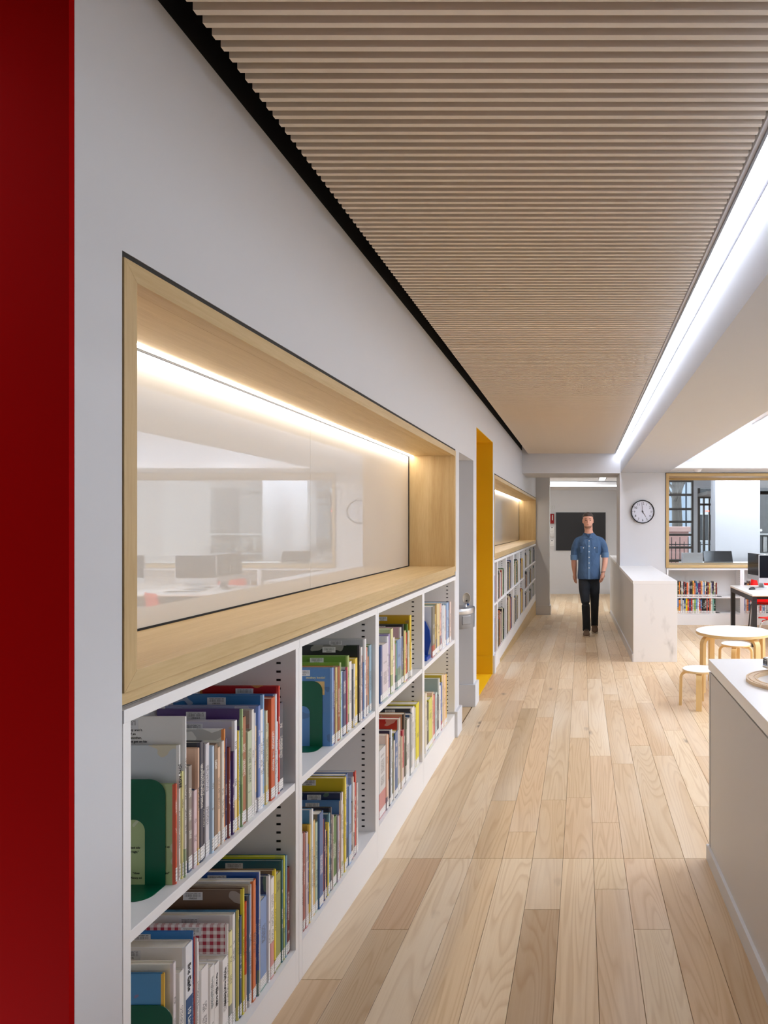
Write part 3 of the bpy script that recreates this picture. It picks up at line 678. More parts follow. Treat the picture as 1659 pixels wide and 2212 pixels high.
R[2] = [(600, 628, 755, '7ba3d4', '4a80bb'), (628, 646, 752, '4f2f78'), (646, 668, 748, 'd9bd7c'), (668, 683, 745, 'b9b888'), (683, 713, 735, 'a14c2c', 'c07a50'), (713, 722, 680, 'cfe4a8', '7aa83c'), (724, 757, 805, '8fb8dc'), (758, 806, 800, '1f376c'), (806, 822, 745, 'e2607a', 'dfe0e4'), (822, 850, 580, '9fb76a', '6c9440'), (852, 892, 665, 'efeae4'),
    (892, 905, 780, '6a7078'), (905, 924, 700, 'f0eeec'), (924, 940, 710, 'e4bcbc'), (940, 976, 615, 'f0cf48', 'e8cc4a'), (984, 1003, 430, '3c3a42', '14151a'), (1003, 1019, 460, 'ece9e8'), (1019, 1033, 580, '9c5a44'), (1033, 1047, 455, 'dcdad8'), (1047, 1064, 680, '6d8fc2'), (1064, 1091, 335, 'e4e4e4', 'b7babd'), (1091, 1105, 460, 'e89a84'), (1105, 1117, 515, '4f9aa0'), (1117, 1136, 595, 'e48a3a'), (1138, 1176, 425, '9fbfd0', '8cb84a')]
R[3] = [(155, 166, 990, 'e6dcdc'), (166, 193, 975, 'a4564c'), (193, 224, 975, 'd8c8cc', '6c3c34'), (224, 240, 1130, '4a5a9c'), (240, 258, 870, 'f0ce52', 'e6be3c'), (258, 274, 930, 'efe2a0'), (274, 300, 665, 'e8eef2', '4582ac'), (303, 334, 815, 'd9b36c'), (335, 368, 840, 'bcd2b8'), (370, 425, 705, '3a67a0', '225088'), (427, 445, 800, 'd8633c'), (445, 458, 785, '2c3474'), (458, 472, 940, 'eec49c'), (475, 490, 960, '22305c'), (490, 508, 845, 'f0df5c'), (508, 534, 720, '5d93a4', '5b84a0'),
    (534, 550, 640, '5c5e66', '2a2a34'), (550, 563, 740, 'e4d4d2'), (563, 612, 765, '4f7c3c', '6d8f58'), (612, 638, 750, 'b8aec0'), (638, 657, 745, 'bd6a4c'), (657, 672, 550, 'e6dccc', '4b7eb8'), (672, 690, 440, 'ece8e8', '1c2c54'), (690, 703, 600, 'd4ccc0'), (703, 728, 240, 'eed84a', 'd9c22e'), (728, 764, 200, '4d70ac', '5878b0'), (766, 803, 345, '8fb0d8'), (803, 828, 575, '4a342c'), (828, 844, 235, 'ece4d8', 'b4b8cc'), (844, 858, 310, 'f0efee'), (858, 878, 160, 'c83c34', 'b6bacb'), (878, 900, 315, 'c9c6c6')]
R[4] = [(108, 128, 455, '32548c'), (128, 185, 435, 'd9d0d8'), (185, 200, 360, 'eeeef2', 'd2d6de'), (200, 218, 335, 'a090bc', '8a7fb4'), (218, 240, 280, 'e8e2a4', 'c6d29a'), (240, 262, 370, 'efe8e0'), (262, 273, 440, 'd46a88'), (273, 282, 430, '9fd0a4'), (282, 322, 390, '86a4cc', 'd8cf60'), (322, 335, 265, 'd4d0cc', 'c9a4b0'), (335, 346, 360, '6878a4'), (346, 357, 235, '303038', '222226'), (357, 372, 300, 'efdc90'), (372, 390, 320, 'b8341f'), (390, 402, 232, '4e7a30', '3f5c2c'), (402, 415, 300, 'e8e0d4'), (415, 429, 140, 'e9c93c', 'c49a1c'), (429, 440, 420, 'e6e2cc')]
R[5] = [(105, 172, 1520, 'd3d6d8', 'dfe2e4'), (172, 189, 1380, 'e8c4b0', 'f0dcd2'), (189, 204, 1385, 'ea8a44'), (204, 217, 1420, '2b3146'), (217, 233, 1330, 'cfdbe6', '323a5c'), (233, 248, 1400, '37503c'), (248, 260, 1440, 'e9e0d4'), (260, 290, 1350, '41689c', 'e8d84a'), (290, 304, 1340, 'ecebe6'), (304, 325, 1210, 'c4bcb4', 'c8281c'), (325, 338, 1400, 'd8c4a8'), (338, 352, 1330, 'c84a5c'), (352, 371, 1160, '3a3630', 'cfb18c'), (371, 385, 1220, '4c5a4c', '2a2a2c'), (385, 420, 1220, 'ebe9e6'), (420, 440, 1165, 'a4a8a8', '3f6494'), (440, 468, 1095, 'efedea', '2a2c34'), (468, 479, 1100, 'dcdcd4'), (479, 510, 1050, 'eadc22', 'e3d62a'), (510, 520, 1050, 'd8a0a4', 'e8b8c0'), (520, 535, 1095, '555e74'), (535, 553, 1135, 'b87358')]
R[6] = [(475, 550, 130, '8a8576', 'd5d8dc'), (556, 582, 370, 'e6cf7c'), (582, 624, 90, 'b4924c', '2a8a66'), (626, 660, 60, 'ead9b4', 'e9c6ac'), (660, 710, 60, 'f0dca0'), (710, 745, 60, 'efc0ac'), (745, 775, 50, 'cfc4d2', 'b4a894'), (775, 830, 100, 'dfe2e6', '2a2c38'), (830, 870, 110, 'f0f0ee'), (870, 902, 235, 'b4645a'), (902, 955, 30, 'a8c4e6'), (955, 995, 0, '274a78'), (995, 1035, 0, 'f2d8cc')]
R[7] = [(575, 590, 950, 'ece4cc', 'e9d8a0'), (590, 612, 1050, '4a4644'), (612, 648, 1000, 'd8d860', 'cfcf58'), (648, 660, 940, 'ecc9ac'), (660, 680, 970, 'd45a54'), (680, 700, 945, 'b9cfd0'), (700, 718, 975, '2c3850'), (718, 728, 795, 'e2e8e4', '9fb2ac'), (728, 740, 870, 'efeeea'), (740, 752, 840, '6c86c0'), (752, 768, 755, 'e6cf9c', 'd3b836'), (768, 784, 755, 'f0cfb4'), (784, 798, 755, 'e6b43c', 'e8c860')]
GEO = [((250, 1460), 4.046), ((250, 1780), 4.046), ((630, 1330), 6.705), ((630, 1640), 6.145), ((800, 1300), 4.81), ((800, 1300), 4.81), ((900, 1300), 13.82), ((800, 1300), 4.81)]
SB = []
for k in range(8):
    u = k // 2
    SB.append(shelf_books(R[k], GEO[k][0], GEO[k][1], ZM if k % 2 == 0 else ZB, (U[u] + .026, U[u + 1] - .026), ('upper', 'lower')[k % 2], UN[u], .03 if k == 1 else 0.0))

# readable print on the nearest books
def spine_text(o, s, size, zfrac, mat, dy=0.0):
    g = ORG[o.name]; h = o['height']
    text('spine_title', s, size, (g.x + .0008, g.y - size * .34 + dy, g.z + h * zfrac), (0, 0, -1), (0, 1, 0), M[mat], o, .0004)
def cover_text(o, s, size, x, z, mat):
    g = ORG[o.name]
    text('cover_text', s, size, (x, g.y - o['half'] - .0005, z), (1, 0, 0), (0, 0, 1), M[mat], o, .0003)
def atx(pxx, d): return (pxx - VX) * d / F_
def atz(pyy, d): return HC - (pyy - VY) * d / F_
o, ya, yb, h = SB[0][0]
for s, x, y in (('ked side', 283, 1833), ('d up.', 356, 1831), ('f high,"', 283, 1842), ('"Have', 287, 1888), ('ard"', 356, 1888), ('Nancy sai', 283, 1898)):
    cover_text(o, s, .0062, atx(x, ya), atz(y, ya), 'print')
o, ya, yb, h = SB[0][1]; spine_text(o, 'JON AGEE', .012, .86, 'print')
o, ya, yb, h = SB[0][3]
for s, x, y in (("ey aren't.", 282, 1579), ('f an', 283, 1587.5), ('another,', 282.5, 1596), ('st get on his', 282.5, 1604)):
    cover_text(o, s, .0074, atx(x, ya), atz(y, ya), 'print')
for o, ya, yb, h in SB[0]:
    if abs(o['spine'][0] - rgb('cc5326')[0]) < 1e-4: spine_text(o, 'DAY AT THE BEACH', .011, .62, 'white_print')
o, ya, yb, h = SB[1][3]
spine_text(o, 'Eric Carle', .016, .86, 'print'); spine_text(o, '10 Little Rubber', .017, .55, 'white_print')
g = ORG[o.name]; B(g.x - .0012, g.x + .0004, g.y - o['half'] * .8, g.y + o['half'] * .8, g.z + .001, g.z + h * .62).build('blue_band', paint('blue_print', '1f4f80', .35, .15, 25), o)
for i, s in ((9, 'The Very Lonely Firefly'), (10, 'The Very Quiet Cricket'), (11, 'The Very Hungry Caterpillar')):
    spine_text(SB[1][i][0], s, .0085, .88, 'letter_grey' if i == 9 else 'print')
o, ya, yb, h = SB[2][0]
cover_text(o, 'owdney books!', .0112, atx(661, ya), atz(1466, ya), 'pale_print')
g = ORG[o.name]
B(atx(680, ya), atx(701, ya), ya - .0006, ya, atz(1501, ya), atz(1472, ya)).build('picture_patch', paint('cover_picture', 'dcb878', .4, .35, 60), o)
cover_text(o, 'm.', .009, atx(682, ya), atz(1579, ya), 'white_print')
# gingham cover near the lower bookend
def m_gingham():
    n = NT('gingham_cover'); s = n.sep(n.coord())
    a = n.math('GREATER_THAN', n.math('FRACT', n.math('MULTIPLY', s[0], 55.0)), .5); b = n.math('GREATER_THAN', n.math('FRACT', n.math('MULTIPLY', s[2], 55.0)), .5)
    n.pr(col=n.mix(n.math('MULTIPLY', n.math('ADD', a, b), .5), rgb('efe9e8'), rgb('a8243c')), rough=.3); return n.mat
for o, ya, yb, h in SB[1]:
    if abs(o['cover'][0] - rgb('b8384e')[0]) < 1e-4: o.data.materials[0] = m_gingham()

# bookends
def bookend(dp, z, xr, name_label, group=None, wid=.14, hgt=.235):
    t = thing('bookend', name_label, 'bookend', (xr - wid / 2, dp, z), group)
    def arch(x0, x1, zt, r, n=10):
        pts = [(x0, z)]
        pts += [(x0 + r - r * math.cos(math.pi / 2 * i / n), zt - r + r * math.sin(math.pi / 2 * i / n)) for i in range(n + 1)]
        pts += [(x1 - r + r * math.sin(math.pi / 2 * i / n), zt - r + r * math.cos(math.pi / 2 * i / n)) for i in range(n + 1)]
        return pts + [(x1, z)]
    outer = arch(xr - wid, xr, z + hgt, .035); inner = arch(xr - wid + .045, xr - .045, z + hgt * .62, .0249)
    m = MB(); n = len(outer)
    for yv in (dp - .0012, dp): m.v += [(p[0], yv, p[1]) for p in outer] + [(p[0], yv, p[1]) for p in inner]
    for i in range(n - 1):
        m.f += [[i, i + 1, n + i + 1, n + i], [2 * n + i + 1, 2 * n + i, 3 * n + i, 3 * n + i + 1], [i + 1, i, 2 * n + i, 2 * n + i + 1], [n + i, n + i + 1, 3 * n + i + 1, 3 * n + i]]
    m.f += [[0, n, 3 * n, 2 * n], [n - 1, 3 * n - 1, 4 * n - 1, 2 * n - 1][::-1]]; m.m = [0] * len(m.f)
    m.build('upright_plate', M['green_metal'], t)
    r = .03; f = [(xr - wid, dp), (xr, dp), (xr, dp - .066 + r)] + [(xr - r + r * math.cos(a), dp - .066 + r - r * math.sin(a)) for a in [math.pi / 2 * i / 8 for i in range(1, 9)]] + [(xr - wid, dp - .066)]
    MB().prism([(p[0], p[1], z + .0002) for p in f], [(p[0], p[1], z + .0016) for p in f]).build('foot_plate', M['green_metal'], t)
y1 = SB[0][0][1]
bookend(y1 - .0015, ZM, -.922, 'green metal bookend on the upper shelf of the first bookcase')
bookend(SB[1][0][1] - .0015, ZB, -.921, 'green metal bookend on the lower shelf of the first bookcase')
bookend(SB[2][0][1] - .0015, ZM, -.935, 'green metal bookend on the upper shelf of the second bookcase')
# blue plastic book support in the fourth bookcase
yb4 = SB[6][0][1] - .006
t = thing('book_support', 'blue plastic curved book support on the upper shelf of the fourth bookcase', 'book support', (-.95, yb4 - .05, ZM))
prof = [(-1.05, ZM + .012), (-.925, ZM + .012), (-.905, ZM + .10), (-.912, ZM + .17), (-.935, ZM + .22), (-.965, ZM + .245), (-1.0, ZM + .252), (-1.05, ZM + .25)]
MB().prism([(p[0], yb4 - .004, p[1]) for p in prof], [(p[0], yb4 - .012, p[1]) for p in prof]).build('upright_plate', M['blue_plastic'], t, bevel=.002)
B(-1.05, -.907, yb4 - .10, yb4 - .004, ZM, ZM + .022).build('foot_plate', M['blue_plastic'], t, bevel=.004)
for zz in (.07, .105): B(-1.05, -.945, yb4 - .06, yb4 - .013, ZM + zz, ZM + zz + .018).build('rib', M['blue_plastic'], t, bevel=.003)
B(-.965, -.945, yb4 - .03, yb4 - .013, ZM + .24, ZM + .29).build('clip', M['blue_plastic'], t, bevel=.002)

# books of the far bookcases: only a few pixels wide each
def m_far_books():
    n = NT('far_book_jackets'); s = n.sep(n.coord())
    w = n.n.new('ShaderNodeTexWhiteNoise'); w.noise_dimensions = '1D'; n.l(n.math('FLOOR', n.math('MULTIPLY', s[1], 55.0)), w.inputs['W'])
    c = n.ramp(w.outputs['Value'], [(0, rgb('e6e4e0')), (.14, rgb('1c1e26')), (.30, rgb('4a6494')), (.42, rgb('e0d8c0')), (.54, rgb('a83c28')), (.64, rgb('2c3038')), (.74, rgb('5a7850')), (.84, rgb('e0ba40')), (.93, rgb('c86a3a'))])
    c.node.color_ramp.interpolation = 'CONSTANT'
    n.pr(col=n.mix(n.math('LESS_THAN', n.noise(n.coord(), 90, 1), .30), c, rgb('e8e4de')), rough=.35); return n.mat
fb = MB(); fr_ = random.Random(5)
for i in range(8):
    a, b = V_[i] + .026, V_[i + 1] - .026
    lv = [ZB] + FAR_SH[i]; tops = [z - .03 for z in FAR_SH[i]] + [ZTOP - .03]
    for z, zt in zip(lv, tops):
        y = a + .002 + fr_.uniform(0, .12) * (b - a > .4); end = a + (b - a) * fr_.uniform(.72, .99)
        hb = (zt - z) * fr_.uniform(.62, .85)
        while y < end:
            w = fr_.choice([.01, .014, .018, .024, .03]); h = min(zt - z - .005, hb * fr_.uniform(.85, 1.12))
            if y + w > b - .002: break
            fb.box(XL - .012 - fr_.uniform(.18, .25), XL - .012 - fr_.uniform(0, .01), y, y + w - .0008, z + .0003, z + h); y += w
o = fb.build('shelved_books', m_far_books()); tag(o, 'assorted small books filling the bookcases along the ramp', 'books', kind='stuff')

# ------------------------------------------------------------------ low bookcases below the end window
def low_bookcase(x0, x1, label):
    t = thing('low_bookcase', label, 'bookcase', ((x0 + x1) / 2, 10.0, 0)); P = .03
    B(x0 + .0005, x0 + P, 10.0, 10.29, .0, .825).build('side_panel', M['shelf'], t); B(x1 - P, x1 - .0005, 10.0, 10.29, .0, .825).build('side_panel', M['shelf'], t)
    B(x0, x1, 10.29, 10.3, .02, .84).build('back_panel', M['shelf'], t)
    B(x0 + .0005, x1 - .0005, 9.998, 10.29, .8125, .84).build('top_rail', M['shelf'], t)
    B(x0 + P, x1 - P, 10.002, 10.29, .395, .415).build('shelf', M['shelf'], t); B(x0 + P, x1 - P, 10.002, 10.29, .158, .172).build('shelf', M['shelf'], t)
    B(x0 + P, x1 - P, 10.0, 10.02, .0, .156).build('base_panel', M['shelf'], t)
    st = MB()
    for k in range(22):
        z = .19 + k * .028
        if not .38 < z < .42: st.box(x1 - P - .001, x1 - P + .002, 10.05, 10.062, z, z + .007)
    st.build('shelf_slot', M['slot'], t)['kind'] = 'stuff'
LX = [1.252, 2.372, 3.5, 4.62, 5.75]
LN = ['first', 'second', 'third', 'fourth']
for i in range(4): low_bookcase(LX[i], LX[i + 1], 'low white bookcase under the wide window, %s from the clock pier' % LN[i])
LP = {(0, 1): '2a3a66 f0c030 8a7ab0 d8705c 3a6a80 e8e6de 9ab07c 1f1f24 e8882e 26262c eeeae6 3c3a3c 8c1f26 20242c e9744a f0e6dc 201e22 1e2026 e8b050 e07a5a 2f6290 2f6290 7c2450 7c2450 f0a060 efeae6 5c94cc f2e8c8 1f2430 8a2c28 d8c060 f2f0ec 2a2a60 3a3040 e8dcc0 7a3a34'.split(),
      (0, 0): '22242e 1f3050 e2d020 e23a20 e8c020 7090c0 f08a20 c0c4c8 d0d0c8 205088 f0d010 d83018 30406c c82820 d8d8c8 b0d860 6fa0d0 e8e8e8 b83028 3a7cc0 262626 222820 1e2220 e07064 1f1f22 e0704c d8d4c8 80b8a8 204838'.split(),
      (1, 1): '1f2a38 4a3a30 c8863c 6a3a2c e8e4d8 22222a 8fa0c0 d8604a f0ece4 2a3040 e8c8b0 d04a40 2b2d30 c0a060 6a2430 e47060 2f7aa8 8c2c54 f0ece8 3c4450'.split(),
      (1, 0): '8a90c0 f0eeec e08050 2f4f80 eeeae4 f0efec d8d8dc b0b8c8 efeceb e8e4e0 c84038 f2f0ee 6a8ab0 e8e6e2'.split()}
for (i, lv), cols in LP.items():
    z = .415 if lv else .172; x = LX[i] + .033
    for k, c in enumerate(cols):
        w = .0225 * brnd.uniform(.75, 1.3) if i or lv == 0 else .0198 * brnd.uniform(.8, 1.25)
        w = min(w, .032); h = brnd.uniform(.195, .235)
        if i == 0 and k < 3: h += .01
        nm = cname(c)
        book(10.012 + brnd.uniform(0, .006), x, x + w - .0006, z + .0002, h, .15, c, c, '%s chapter book, %s from clock-pier end, %s shelf, %s window bookcase' % (nm, ordn(k + 1), 'upper' if lv else 'lower', LN[i]),
             'chapter books below the window', axis='y')
        x += w
    t = thing('bookend', 'flat dark bookend beside the %s row, %s window bookcase' % ('upper' if lv else 'lower', LN[i]), 'bookend', (x + .04, 10.05, z))
    B(x + .002, x + .07, 10.01, 10.12, z, z + .0025).build('foot_plate', M['charcoal'], t); B(x + .0004, x + .002, 10.02, 10.12, z, z + .14).build('upright_plate', M['charcoal'], t)
# ------------------------------------------------------------------ drinking fountain in the alcove
FY = 5.25
fx0 = -1.298
t = thing('drinking_fountain', 'grey wall mounted drinking fountain with steel basin in the alcove', 'fountain', (fx0, FY, .69))
def dring(r0, z, n=20, hw=.17):            # D shaped ring: flat at the wall, round at the front
    pts = [(fx0, FY - r0, z)]
    xc = XL + .051 - r0
    pts += [(xc + r0 * math.sin(math.pi * i / n), FY - r0 * math.cos(math.pi * i / n), z) for i in range(n + 1)]
    return pts + [(fx0, FY + r0, z)]
MB().loft([dring(.155, .69), dring(.17, .71), dring(.172, .802)]).build('body', M['fountain_grey'], t, smooth=30)
MB().loft([dring(.172, .802), dring(.178, .808), dring(.178, .836), dring(.172, .842), dring(.158, .842), dring(.150, .832), dring(.10, .806), dring(.02, .802)]).build('basin', M['steel'], t, smooth=35)
px_, py_ = -.912, FY + .04
MB().tube([(px_, py_, .80), (px_, py_, .872)], .014, 12).build('spout', M['steel'], t, smooth=True)
MB().lathe([(.0, 0), (.03, .002), (.036, .012), (.030, .02), (.012, .024)], (px_, py_, .806), 16).build('spout_base', M['steel'], t, smooth=True)
cup = MB(); rings = []
for i in range(7):
    a = math.pi / 2 * i / 6; r = .034 * math.sin(a); dd = .02 * (1 - math.cos(a))
    rings.append([(px_ + .01 + r * math.cos(b) * .95, py_ + .012 - dd, .905 + r * math.sin(b) * 1.35) for b in [2 * math.pi * k / 20 for k in range(20)]])
cup.loft(rings, cap=False); o = cup.build('mouth_guard', paint('cream_plastic', 'e6dccb', .4), t, smooth=True)
sd = o.modifiers.new('solid', 'SOLIDIFY'); sd.thickness = .003
MB().tube([(px_ + .01, py_ + .004, .887), (px_ + .01, py_ - .01, .887)], .006, 10).build('nozzle', M['charcoal'], t, smooth=True)
B(px_ + .012, px_ + .028, py_ - .006, py_ + .01, .85, .872).build('valve', paint('blue_valve', '3a6fb4', .4), t, bevel=.003)
m = MB(); rr = .1745; xc = XL + .051 - .172
ring = lambda r, z: [(xc + r * math.cos(a), FY + r * math.sin(a), z) for a in [-.95 + .5 * i / 8 for i in range(9)]]
m.loft([ring(rr - .01, .722) + ring(rr, .722)[::-1], ring(rr - .01, .79) + ring(rr, .79)[::-1]])
m.build('push_pad', M['fountain_grey'], t, bevel=.006)

# ------------------------------------------------------------------ counter on the right with toys
CX, CE = 0.563, 2.99
t = thing('counter', 'white service counter with slab top beside the ramp', 'counter', (1.1, 1.6, 0))
MB().hexa([(CX, .3, .05), (1.75, .3, .05), (1.75, CE - .008, .02), (CX, CE - .008, .02)], [(CX, .3, .832), (1.75, .3, .832), (1.75, CE - .008, .832), (CX, CE - .008, .832)]).build('body', M['grey_white'], t)
B(CX + .012, 1.74, .31, CE - .02, .832, .843).build('shadow_gap', M['dark_gap'], t)
B(CX - .004, 1.76, .29, CE, .843, .888).build('worktop', M['white_gloss'], t, bevel=.0015)
B(CX - .002, CX + .002, CE - .03, CE - .006, .066, .832).build('corner_strip', M['grey_white'], t)
MB().hexa([(CX - .012, .3, fz(.3) - .01), (CX, .3, fz(.3) - .01), (CX, CE + .005, -.006), (CX - .012, CE + .005, -.006)], [(CX - .012, .3, fz(.3) + .066), (CX, .3, fz(.3) + .066), (CX, CE + .005, .067), (CX - .012, CE + .005, .067)]).box(CX, 1.75, CE - .008, CE + .005, -.006, .067).build('skirting', M['white'], t)
TZ = .888
# wooden toy track: curved and straight pieces with two wheel grooves
def track_piece(path, label, group='wooden toy track pieces'):
    t = thing('toy_track', label, 'toy track', (*path[len(path) // 2], TZ), group)
    prof = [(-.02, 0), (.02, 0), (.02, .012), (.0135, .012), (.0135, .0095), (.0085, .0095), (.0085, .012), (-.0085, .012), (-.0085, .0095), (-.0135, .0095), (-.0135, .012), (-.02, .012)]
    rings = []
    for i, p in enumerate(path):
        q0, q1 = Vector(path[max(i - 1, 0)]), Vector(path[min(i + 1, len(path) - 1)])
        tt = (q1 - q0).normalized(); nn = Vector((-tt.y, tt.x))
        rings.append([(p[0] + nn.x * u, p[1] + nn.y * u, TZ + .0002 + z) for u, z in prof])
    MB().loft(rings).build('rail', M['track'], t)
    e = path[-1]; tt = (Vector(path[-1]) - Vector(path[-2])).normalized()
    c = Vector(e) + tt * .002
    MB().lathe([(.0052, 0), (.0052, .0085)], (c.x, c.y, TZ + .0003), 10).build('peg', M['birch_x'], t)
tcx, tcy, tr = .80, 2.545, .158
def arc(a0, a1, n=14): return [(tcx + tr * math.cos(math.radians(a0 + (a1 - a0) * i / n)), tcy + tr * .97 * math.sin(math.radians(a0 + (a1 - a0) * i / n))) for i in range(n + 1)]
track_piece(arc(102, 158), 'curved wooden toy track piece under the toy bus')
track_piece(arc(158.5, 228), 'curved wooden toy track piece at the counter edge')
track_piece(arc(228.5, 282), 'curved wooden toy track piece farthest from the toy bus')
e = arc(102, 158)[0]
track_piece([(e[0] + .0015 + .28 * k / 4, e[1] - .006 + .05 * k / 4 * 0) for k in range(5)][::-1], 'straight wooden toy track piece leading to the toy bus')
e2 = arc(228.5, 282)[-1]
track_piece([(e2[0] + .012 + .25 * k / 4, e2[1] + .01 + .05 * k / 4) for k in range(5)], 'straight wooden toy track piece at the open end of the curve')
# toy bus
bx, by, ang = .735, 2.712, math.radians(14)
t = thing('toy_bus', 'small white and blue toy bus standing on the wooden track', 'toy bus', (bx, by, TZ + .012))
ca, sa = math.cos(ang), math.sin(ang)
def bp(u, v, z): return (bx + u * ca - v * sa, by + u * sa + v * ca, TZ + .0122 + z)
def bbox(u0, u1, v0, v1, z0, z1, name, mat, bev=0):
    MB().hexa([bp(u0, v0, z0), bp(u1, v0, z0), bp(u1, v1, z0), bp(u0, v1, z0)], [bp(u0, v0, z1), bp(u1, v0, z1), bp(u1, v1, z1), bp(u0, v1, z1)]).build(name, mat, t, bevel=bev)
bl = paint('bus_window', '1c2028', .15); st_ = paint('bus_blue_stripe', '3f6aa8', .35); wh = paint('bus_white', 'eef0f2', .3); gr = paint('bus_bumper', 'c9c2b2', .5)
bbox(0, .115, -.019, .019, .006, .044, 'body', wh, .003)
bbox(.003, .112, -.017, .017, .044, .047, 'roof', wh, .0015)
for v0, v1 in ((-.016, -.002), (.002, .016)): bbox(-.0006, .001, v0, v1, .021, .036, 'windscreen', bl)
bbox(-.0007, .001, -.017, .017, .017, .0195, 'front_stripe', st_)
bbox(-.0015, .004, -.018, .018, .006, .0125, 'bumper', gr, .001)
bbox(-.0006, .001, -.015, .015, .038, .0425, 'destination_sign', bl)
for u in (.012, .026, .042, .058, .074, .090):
    for s in (-1, 1): bbox(u, u + .012, s * .0185, s * .0195, .022, .036, 'side_window', bl)
for s in (-1, 1): bbox(.004, .112, s * .0186, s * .0194, .016, .0195, 'side_stripe', st_)
for u in (.028, .088):
    for s in (-1, 1):
        a = Vector(bp(u, s * .0175, .0072)); b = Vector(bp(u, s * .0205, .0072))
        w = MB().tube([a, b], .0072, 16).build('wheel', M['charcoal'], t, smooth=40)
        MB().tube([b, b + (b - a) * .15], .0035, 12).build('hub_cap', M['bezel'], w)

# ------------------------------------------------------------------ bentwood table and stools
def bent_leg(c, a, r_in, r_out, top, w, th, rad):
    pts = [(r_in, top - th / 2)]
    k = r_out - th / 2
    for i in range(9):
        b = math.pi / 2 * i / 8; pts.append((k - rad + rad * math.sin(b), top - th / 2 - rad + rad * math.cos(b)))
    pts.append((k + .004, .0 + th * 0))
    rings = []
    for i, (r, z) in enumerate(pts):
        r0, z0 = pts[max(i - 1, 0)]; r1, z1 = pts[min(i + 1, len(pts) - 1)]
        L = math.hypot(r1 - r0, z1 - z0); nr, nz = (z0 - z1) / L, (r1 - r0) / L
        if i == len(pts) - 1: nr, nz = 1, 0
        out = []
        for u, v in ((-w / 2, th / 2), (w / 2, th / 2), (w / 2, -th / 2), (-w / 2, -th / 2)):
            rr, zz = r + nr * v, z + nz * v
            out.append((c[0] + rr * math.cos(a) - u * math.sin(a), c[1] + rr * math.sin(a) + u * math.cos(a), max(zz, 0.0)))
        rings.append(out)
    return MB().loft(rings)
def round_piece(name, label, cat, c, R_, top, thick, r_leg, a0, w, th, rad, group=None):
    t = thing(name, label, cat, (c[0], c[1], 0), group)
    MB().lathe([(0, top), (R_ - .002, top), (R_, top - .002)], (c[0], c[1], 0), 56).build('top_surface', M['table_white'], t, smooth=30)
    MB().lathe([(R_, top - .002), (R_, top - thick + .002), (R_ - .002, top - thick), (0, top - thick)], (c[0], c[1], 0), 56).build('top_edge', M['birch_x'], t, smooth=30)
    for k in range(4):
        bent_leg(c, a0 + k * math.pi / 2, r_leg * .35, r_leg, top - thick, w, th, rad).build('leg', M['birch'], t, smooth=25)
TBC = (1.37, 6.12)
round_piece('round_table', 'round white topped bentwood table with four curved birch legs', 'table', TBC, .335, .522, .026, .345, math.radians(205), .052, .03, .06)
sang = math.atan2(5.39 - 5.53, .934 - .967)
round_piece('stool', 'low bentwood stool beside the marble-ended half wall and counter', 'stool', (.967, 5.53), .143, .306, .018, .166, sang, .045, .022, .05, None)
round_piece('stool', 'low bentwood stool half under the round table', 'stool', (1.525, 6.70), .143, .306, .018, .166, math.radians(250), .045, .022, .05, None)

# ------------------------------------------------------------------ computer desk, chairs, computers
DZ, DX0, DX1, DY0, DY1 = .64, 2.06, 4.6, 8.17, 9.40
t = thing('computer_desk', 'white topped computer desk with charcoal metal legs', 'desk', (3.3, 8.8, 0))
B(DX0, DX1, DY0, DY1, DZ - .022, DZ).build('tabletop', M['table_white'], t, bevel=.002)
B(DX0 + .003, DX1 - .003, DY0 + .003, DY1 - .003, DZ - .026, DZ - .022).build('top_edge', M['birch_x'], t)
B(DX0 + .005, DX0 + .06, DY0 + .01, DY1 - .01, DZ - .085, DZ - .026).box(DX1 - .06, DX1 - .005, DY0 + .01, DY1 - .01, DZ - .085, DZ - .026).box(DX0 + .06, DX1 - .06, DY0 + .25, DY0 + .3, DZ - .085, DZ - .026).box(DX0 + .06, DX1 - .06, DY1 - .3, DY1 - .25, DZ - .085, DZ - .026).build('frame', M['charcoal'], t)
for x in (DX0 + .005, DX1 - .06):
    for y in (DY0 + .01, DY1 - .065): B(x, x + .055, y, y + .055, 0.0, DZ - .085).build('leg', M['charcoal'], t, bevel=.003)
B(DX0 + .5, DX1 - .4, DY0 + .5, DY1 - .5, DZ - .2, DZ - .09).build('cable_tray', M['charcoal'], t)
def computer(x, y, rz, label, group=None):
    t = thing('computer', label, 'computer', (x, y, DZ), group)
    def build(mb, name, mat, **k):
        c, s = math.cos(rz), math.sin(rz)
        mb.v = [(x + p[0] * c - p[1] * s, y + p[0] * s + p[1] * c, DZ + p[2]) for p in mb.v]
        return mb.build(name, mat, t, **k)
    build(B(-.26, .26, -.012, .012, .10, .46), 'case', M['bezel'], bevel=.004)
    build(B(-.25, .25, -.0135, -.011, .165, .452), 'screen', M['screen'])
    build(B(-.26, .26, -.0132, -.011, .10, .16), 'chin', M['bezel'])
    build(MB().hexa([(-.09, -.06, .0005), (.09, -.06, .0005), (.09, .11, .0005), (-.09, .11, .0005)], [(-.09, -.06, .006), (.09, -.06, .006), (.09, .11, .006), (-.09, .11, .006)]), 'foot', M['bezel'], bevel=.002)
    build(MB().hexa([(-.08, .07, .006), (.08, .07, .006), (.08, .085, .006), (-.08, .085, .006)], [(-.08, .012, .2), (.08, .012, .2), (.08, .02, .2), (-.08, .02, .2)]), 'stand', M['bezel'])
computer(2.515, 8.62, math.radians(-2), 'silver all-in-one computer facing the room on the white desk')
computer(2.345, 9.08, math.radians(-80), 'dark screened computer turned sideways on the white desk')
computer(3.45, 8.66, 0, 'silver all-in-one computer at the middle of the white desk')
